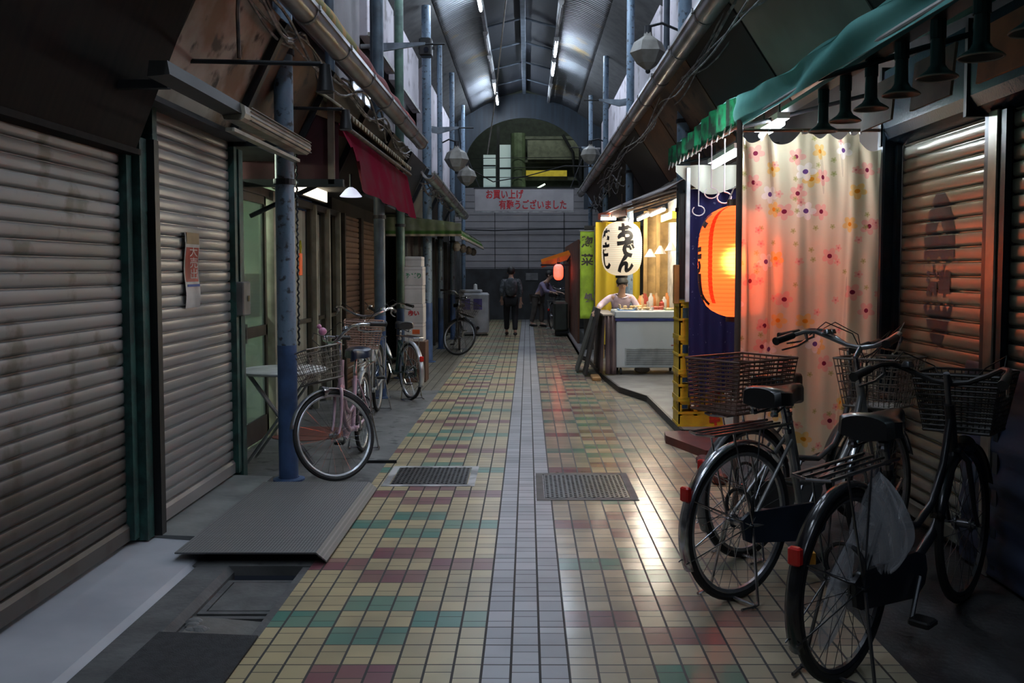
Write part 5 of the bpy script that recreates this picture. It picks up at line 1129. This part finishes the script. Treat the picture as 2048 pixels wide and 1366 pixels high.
    # fenders as arched strips
    def fend(cx, a0, a1, MM, nm):
        mb = MB(MM); n = 26; vs = []; fs = []; k = 4
        for i in range(n + 1):
            a = a0 + (a1 - a0) * i / n
            for j in range(k + 1):
                q = (j / k - .5) * 2; rr = .352 - .012 * q * q; vs.append((cx + rr * math.cos(a), q * .028, .33 + rr * math.sin(a)))
        for i in range(n):
            for j in range(k): fs.append((i * (k + 1) + j, i * (k + 1) + j + 1, (i + 1) * (k + 1) + j + 1, (i + 1) * (k + 1) + j))
        mb.add(vs, fs); return mb.build(nm, fe, o, smooth=True, solid=.003)
    rf_ = fend(0, R(35), R(205), None, 'rear_fender'); ff_ = fend(1.06, R(20), R(165), S_, 'front_fender')
    st_ = MB()
    for s in (-1, 1): st_.cyl((-.345, s * .02, .22), (0, s * .065, .33), .003, n=5).cyl((-.30, s * .02, .47), (0, s * .065, .33), .003, n=5)
    st_.build('fender_stays', chrome, rf_)
    MB().bbox((-.345, -.022, .47), (-.315, .022, .53), .006).build('rear_reflector', mat('reflector_red', (.6, .02, .015), .25), rf_)
    # crank, guard
    g = guard or mf
    MB().extr([(-.03, .27), (.0, .255), (.44, .185), (.52, .22), (.54, .27), (.52, .33), (.44, .36), (.0, .385), (-.05, .36)], 'y', -.062, -.046).build('chain_guard', g, o)
    ck = MB().cyl((.44, -.075, .27), (.35, -.085, .14), .009, n=8).build('crank', chrome, o); MB().bbox((.31, -.165, .125), (.39, -.085, .15), .006).build('pedal', M_black, ck)
    ck = MB().cyl((.44, .06, .27), (.53, .07, .40), .009, n=8).build('crank', chrome, o); MB().bbox((.49, .07, .39), (.57, .15, .415), .006).build('pedal', M_black, ck)
    # rack
    rk = MB(); 
    for y in (-.06, -.02, .02, .06): rk.cyl((-.24, y, .735), (.24, y, .735), .005, n=6)
    rk.tube([(.26, -.065, .735), (-.24, -.065, .735), (-.27, 0, .735), (-.24, .065, .735), (.26, .065, .735)], .006, 6)
    for s in (-1, 1): rk.cyl((0, s * .07, .34), (-.12, s * .065, .735), .005, n=6).cyl((0, s * .07, .34), (.05, s * .065, .735), .004, n=6)
    rk.build('rear_rack', chrome, o, smooth=True)
    if stand:
        MB().tube([(.0, .075, .32), (-.03, .13, .015), (-.05, .13, .012), (-.12, .12, .012)], .007, 6).tube([(.0, -.075, .32), (-.03, -.13, .015), (-.05, -.13, .012), (-.12, -.12, .012)], .007, 6).cyl((-.05, -.13, .02), (-.05, .13, .02), .007, n=6).build('kickstand', chrome, o, smooth=True)
    MB().torus((.0, 0, .40), .07, .008, 'x', 20, 6, R(-30), R(210)).build('frame_lock', M_black, o)
    MB(S_).lathe([(.012, -.02), (.04, .04), (.045, .06), (.001, .062)], (1.02, 0, .66), 16, 'x').build('headlamp', chrome, o, smooth=True)
    if front: wire_basket(o, S_, .955, 1.16, .13, .17, .735, .97, front[0], front[1], front[2], .06, 'front_basket', front[3] if len(front) > 3 else None)
    if rear: wire_basket(o, None, -.26, .13, .14, .17, .755, 1.0, rear[0], rear[1], rear[2], .03, 'rear_basket', rear[3] if len(rear) > 3 else None)
    return o
M_pink = mat('pink_paint', (.62, .42, .50), .3, .2); M_silver = mat('silver_paint', (.42, .42, .41), .3, .6); M_dkfr = mat('black_frame_paint', (.018, .018, .022), .3, .2)
M_dgreen = mat('dark_green_paint', (.02, .06, .05), .3, .2); M_brownb = mat('brown_basket', (.17, .09, .065), .5, .1); M_steelb = mat('basket_steel', (.25, .22, .19), .4, .6); M_blkb = mat('basket_black', (.03, .028, .026), .5, .2)
M_sadd = mat('saddle_vinyl', (.012, .012, .013), .28, coat=.4); M_whiterim = mat('aluminium_rim', (.62, .64, .68), .3, .7)
bicycle('pink bicycle with a steel wire basket beside the near blue pole', (-1.37, 7.42), (.01, -1), R(-50), M_pink, M_whiterim, (M_steelb, .022, .0026), None, .98, fender=M_steel, seat=mat('saddle_blue', (.012, .02, .05), .3), bell=mat('bell_pink', (.65, .25, .4), .4))
bicycle('bicycle with a brown wire basket behind the pink bicycle', (-1.60, 9.55), (.03, -1), R(8), M_silver, M_whiterim, (mat('tan_basket', (.36, .22, .17), .5), .022, .003, .02), None, 1.06)
bicycle('dark green bicycle facing away beside the white cartons', (-1.36, 10.4), (-.50, .86), R(10), M_dgreen, M_whiterim, None, None, 1.0, fender=M_whiterim)
bicycle('dim bicycle parked with its wheel turned under the green awning', (-1.28, 16.9), (.05, -1), R(62), M_dkfr, M_steel, (M_blkb, .03, .003), None, 1.0)
bicycle('silver bicycle with a chrome rear fender and empty rear rack', (.965, 4.05), (.80, .60), R(6), M_silver, M_steel, (M_steelb, .024, .0026), None, 1.07, guard=mat('guard_navy', (.02, .03, .05), .35), seat=M_sadd, fender=M_chrome, tall=.03, bar=M_steel)
bicycle('grey bicycle with a brown basket on its rear rack, closest to the floral curtain', (1.15, 4.66), (.80, .60), R(-12), mat('grey_frame_paint', (.20, .20, .2), .35, .4), M_steel, (M_steelb, .024, .0026), (M_brownb, .03, .003, .020), 1.05, seat=M_sadd, tall=.0, bar=M_chrome)
bk = bicycle('black bicycle parked nearest, with a large black basket and plastic bags', (1.16, 3.24), (.72, .69), R(4), M_dkfr, M_dkfr, (M_blkb, .02, .003, .02), None, 1.07, fender=mat('fender_black', (.012, .012, .014), .2), seat=M_sadd, chrome=mat('dim_chrome', (.16, .16, .17), .3, .9), bar=M_black, tall=-.06)
# plastic bags on the black bicycle
M_bag, nt, b = nodes('clear_plastic'); b.inputs['Base Color'].default_value = (.55, .56, .6, 1); b.inputs['Roughness'].default_value = .18; b.inputs['Alpha'].default_value = .3
def bag(loc, rx, h_, tilt, label, seed):
    r_ = random.Random(seed); ph = [r_.random() * 6 for _ in range(6)]
    def fn(u, v):
        a = u * 2 * math.pi; prof = (math.sin(min(1, v * 1.15 + .02) * math.pi) ** .6) * (1 - .5 * v)
        rr = rx * prof * (1 + .14 * math.sin(5 * a + ph[0] + v * 4) + .08 * math.sin(11 * a + ph[1] + v * 9))
        return (rr * math.cos(a) + tilt * (1 - v), .4 * rr * math.sin(a), -h_ + h_ * v + .01 * math.sin(13 * a + ph[2]))
    return tag(MB().grid(fn, 60, 24).build('plastic_bag', M_bag, smooth=True, loc=loc), label, 'plastic bag')
bag((1.30, 3.30, .80), .13, .42, .03, 'crumpled clear plastic bag hanging below the black bicycle saddle', 2)
bag((1.20, 3.22, .62), .05, .50, -.12, 'narrow clear plastic umbrella bag against the black bicycle wheel', 3)
tag(MB().box((-.03, -.025, -.02), (.03, .025, .02)).build('amber_reflector', mat('amber', (.8, .35, .02), .3), loc=(.99, 3.16, .48)), 'small amber reflector strapped to the fender of the black bicycle', 'reflector')
# ================================================================ people
def skin(name, pts, edges, m, parent, sub=2, rootkey=None):
    keys = list(pts); me = bpy.data.meshes.new(name); me.from_pydata([pts[k][0] for k in keys], [(keys.index(a), keys.index(b_)) for a, b_ in edges], [])
    o = bpy.data.objects.new(name, me); C.objects.link(o)
    md = o.modifiers.new('k', 'SKIN'); md.use_smooth_shade = True; md.branch_smoothing = .4
    for i, k in enumerate(keys):
        r_ = pts[k][1]; r_ = r_ if isinstance(r_, tuple) else (r_, r_)
        me.skin_vertices[0].data[i].radius = r_; me.skin_vertices[0].data[i].use_root = (k == (rootkey or keys[0]))
    sb = o.modifiers.new('s', 'SUBSURF'); sb.levels = sub; sb.render_levels = sub
    dg = bpy.context.evaluated_depsgraph_get(); ev = o.evaluated_get(dg); m2 = bpy.data.meshes.new_from_object(ev); m2.name = name
    bpy.data.objects.remove(o)
    m2.materials.clear(); m2.materials.append(m); m2.polygons.foreach_set('use_smooth', [True] * len(m2.polygons))
    o = bpy.data.objects.new(name, m2); C.objects.link(o); o.parent = parent
    return o
M_skin = mat('skin', (.52, .33, .24), .55, 0, (.46, .28, .20), 8)
def person(label, loc, rz, J, msh, mtr, mhair, hat=None, apron=None, vest=None, pack=None, shoes=None, skinm=None):
    """J: joint positions in metres (local, facing -Y)"""
    o = thing('person', label, 'person', loc, rz); g = {k: Vector(v) for k, v in J.items()}
    hd = g['head']; ms = skinm or M_skin
    P = {'pel': (g['pelvis'], (.13, .10)), 'waist': (g['pelvis'].lerp(g['chest'], .5), (.125, .095)), 'chest': (g['chest'], (.15, .11)), 'neckb': (g['neck'], (.06, .055)), 'necku': (g['neck'].lerp(hd, .45), (.052, .052)),
         'jaw': (g['neck'].lerp(hd, .72) + Vector((0, -.02, 0)), (.062, .072)), 'head': (hd, (.074, .092)), 'crown': (hd + Vector((0, .012, .075)), (.062, .076))}
    E = [('pel', 'waist'), ('waist', 'chest'), ('chest', 'neckb'), ('neckb', 'necku'), ('necku', 'jaw'), ('jaw', 'head'), ('head', 'crown')]
    for s in 'lr':
        for a, b_, rr in (('sho', 'elb', .048), ('elb', 'wri', .036)): P[a + s] = (g[a + s], rr)
        P['wri' + s] = (g['wri' + s], .025); dv = (g['wri' + s] - g['elb' + s]).normalized(); P['palm' + s] = (g['wri' + s] + dv * .06, (.036, .020))
        E += [('chest', 'sho' + s), ('sho' + s, 'elb' + s), ('elb' + s, 'wri' + s), ('wri' + s, 'palm' + s)]
        up = Vector((0, 0, -1)); side = dv.cross(up).normalized(); curl = side.cross(dv) * (1 if s == 'l' else 1)
        for i, L in enumerate((.062, .072, .068, .055)):
            off = side * (.027 - .018 * i); p0 = g['wri' + s] + dv * .085 + off
            P['f%d%s' % (i, s)] = (p0, .0095); P['g%d%s' % (i, s)] = (p0 + dv * L * .55 + Vector((0, 0, -.012)), .0088); P['h%d%s' % (i, s)] = (p0 + dv * L * .85 + Vector((0, 0, -.035)), .0078)
            E += [('palm' + s, 'f%d%s' % (i, s)), ('f%d%s' % (i, s), 'g%d%s' % (i, s)), ('g%d%s' % (i, s), 'h%d%s' % (i, s))]
        sd2 = 1 if s == 'l' else -1
        P['t0' + s] = (g['wri' + s] + dv * .035 + side * .035 * sd2, .011); P['t1' + s] = (g['wri' + s] + dv * .075 + side * .058 * sd2 + Vector((0, 0, -.012)), .0095); E += [('wri' + s, 't0' + s), ('t0' + s, 't1' + s)]
        P['hip' + s] = (g['hip' + s], .082); P['kne' + s] = (g['kne' + s], .055); P['ank' + s] = (g['ank' + s], .036); P['toe' + s] = (g['ank' + s] + Vector((0, -.15, -.04)), (.036, .025))
        E += [('pel', 'hip' + s), ('hip' + s, 'kne' + s), ('kne' + s, 'ank' + s), ('ank' + s, 'toe' + s)]
    body = skin('body', P, E, ms, o, 2, 'pel')
    # shirt
    Q = {k: (P[k][0], tuple((x + .022) for x in P[k][1])) for k in ('pel', 'waist', 'chest')}; Q['nb'] = (g['neck'] + Vector((0, 0, -.04)), (.085, .075)); EE = [('pel', 'waist'), ('waist', 'chest'), ('chest', 'nb')]
    for s in 'lr':
        Q['sho' + s] = (g['sho' + s], .068); Q['elb' + s] = (g['elb' + s], .055); Q['cuf' + s] = (g['elb' + s].lerp(g['wri' + s], .62), .044); EE += [('chest', 'sho' + s), ('sho' + s, 'elb' + s), ('elb' + s, 'cuf' + s)]
    skin('shirt', Q, EE, msh, o, 2, 'pel')
    T = {'pel': (g['pelvis'] + Vector((0, 0, -.02)), (.155, .125))}; TE = []
    for s in 'lr':
        T['hip' + s] = (g['hip' + s], .100); T['kne' + s] = (g['kne' + s], .075); T['ank' + s] = (g['ank' + s] + Vector((0, 0, .03)), .062); TE += [('pel', 'hip' + s), ('hip' + s, 'kne' + s), ('kne' + s, 'ank' + s)]
        MB().ball(tuple(g['ank' + s] + Vector((0, -.065, -.045))), .05, 8, (.9, 2.5, .75)).build('shoe', shoes or M_black, o, smooth=True)
    skin('trousers', T, TE, mtr, o, 2, 'pel')
    # hair as a cap, face features
    MB().ball(tuple(hd + Vector((0, .022, .045))), .098, 10, (.92, 1.02, 1.0)).build('hair', mhair, o, smooth=True)
    MB().ball(tuple(hd + Vector((0, -.098, -.012))), .014, 6, (.8, 1., 1.3)).build('nose', ms, o, smooth=True)
    for sx in (-.03, .03): MB().ball(tuple(hd + Vector((sx, -.088, .018))), .009, 6).build('eye', M_black, o, smooth=True)
    for sx in (-.08, .08): MB().ball(tuple(hd + Vector((sx, .0, .0))), .02, 6, (.5, 1, 1.5)).build('ear', ms, o, smooth=True)
    MB().ball(tuple(hd + Vector((0, -.085, -.048))), .016, 6, (1.5, .5, .4)).build('mouth', mat('lips', (.4, .16, .13), .5), o, smooth=True)
    if hat:
        MB().lathe([(.001, .085), (.07, .08), (.098, .03), (.10, .0), (.001, .0)], tuple(hd + Vector((0, .01, .045))), 18).box((hd.x - .07, hd.y - .17, hd.z + .045), (hd.x + .07, hd.y - .05, hd.z + .058)).build('hat', hat, o, smooth=True)
    if vest:
        V = {'pel': (P['pel'][0], (.165, .135)), 'waist': (P['waist'][0], (.155, .128)), 'chest': (P['chest'][0] + Vector((0, 0, -.01)), (.178, .142))}
        skin('apron', V, [('pel', 'waist'), ('waist', 'chest')], vest, o, 2, 'pel')
    if pack:
        c = g['chest'] + Vector((0, .2, -.06)); MB().ball(tuple(c), .16, 10, (.95, .6, 1.35)).build('backpack', pack, o, smooth=True)
    return o
# stall keeper leaning over the freezer, arms spread
J = dict(pelvis=(0, .05, .82), chest=(0, -.10, 1.12), neck=(0, -.19, 1.25), head=(0, -.25, 1.39), shol=(.17, -.12, 1.19), shor=(-.17, -.12, 1.19), elbl=(.27, -.20, .98), elbr=(-.34, -.18, 1.05), wril=(.30, -.38, .93), wrir=(-.42, -.36, .96),
         hipl=(.09, .05, .78), hipr=(-.09, .05, .78), knel=(.10, .03, .44), kner=(-.10, .03, .44), ankl=(.10, .08, .09), ankr=(-.10, .08, .09))
kp = person('stall keeper in a lilac shirt, grey apron and dark cap leaning over the freezer', (1.40, 13.55, .07), 0, J, mat('shirt_lilac', (.62, .50, .60), .8), mat('trouser_grey', (.08, .08, .09), .8), mat('hair_dark', (.02, .018, .017), .6), hat=mat('cap_black', (.015, .015, .015), .6), vest=mat('apron_grey', (.14, .14, .17), .8, 0, (.22, .22, .27), 4)); kp.scale = (.92, .92, .87)
# walking man seen from behind
J = dict(pelvis=(0, 0, .84), chest=(0, -.06, 1.18), neck=(0, -.09, 1.33), head=(0, -.12, 1.45), shol=(.18, -.04, 1.27), shor=(-.18, -.04, 1.27), elbl=(.22, .02, 1.02), elbr=(-.23, .04, 1.02), wril=(.21, -.12, .84), wrir=(-.22, -.02, .80),
         hipl=(.09, 0, .80), hipr=(-.09, 0, .80), knel=(.10, -.12, .45), kner=(-.09, .02, .44), ankl=(.10, -.16, .09), ankr=(-.10, .20, .10))
person('person in a patterned grey shirt and black trousers walking away down the centre', (-.38, 20.6, 0), math.pi, J, mat('shirt_pattern', (.10, .11, .12), .85, 0, (.045, .05, .055), 14, .48, .52), mat('trouser_black', (.008, .008, .010), .85), _mats['hair_dark'], pack=mat('pack_grey', (.085, .09, .10), .8, 0, (.04, .045, .05), 12, .48, .52), shoes=mat('shoe_dark', (.02, .02, .02), .5))
# woman bent over a bicycle
J = dict(pelvis=(0, .12, .80), chest=(0, -.10, 1.10), neck=(0, -.20, 1.23), head=(0, -.26, 1.36), shol=(.16, -.10, 1.17), shor=(-.16, -.10, 1.17), elbl=(.20, -.22, .95), elbr=(-.20, -.24, .96), wril=(.20, -.44, .92), wrir=(-.20, -.44, .93),
         hipl=(.09, .12, .76), hipr=(-.09, .12, .76), knel=(.09, .02, .43), kner=(-.09, .16, .43), ankl=(.09, .04, .09), ankr=(-.09, .25, .10))
person('person in a lilac top and grey trousers bending over a dark bicycle', (.36, 23.7, 0), R(62), J, mat('shirt_violet', (.32, .27, .42), .8), mat('trouser_taupe', (.09, .08, .07), .8), _mats['hair_dark'])
bicycle('dark bicycle held by the person in the lilac top', (.62, 23.2), (.25, .95), R(0), M_dkfr, M_steel, (M_blkb, .035, .004), None, 1.0)
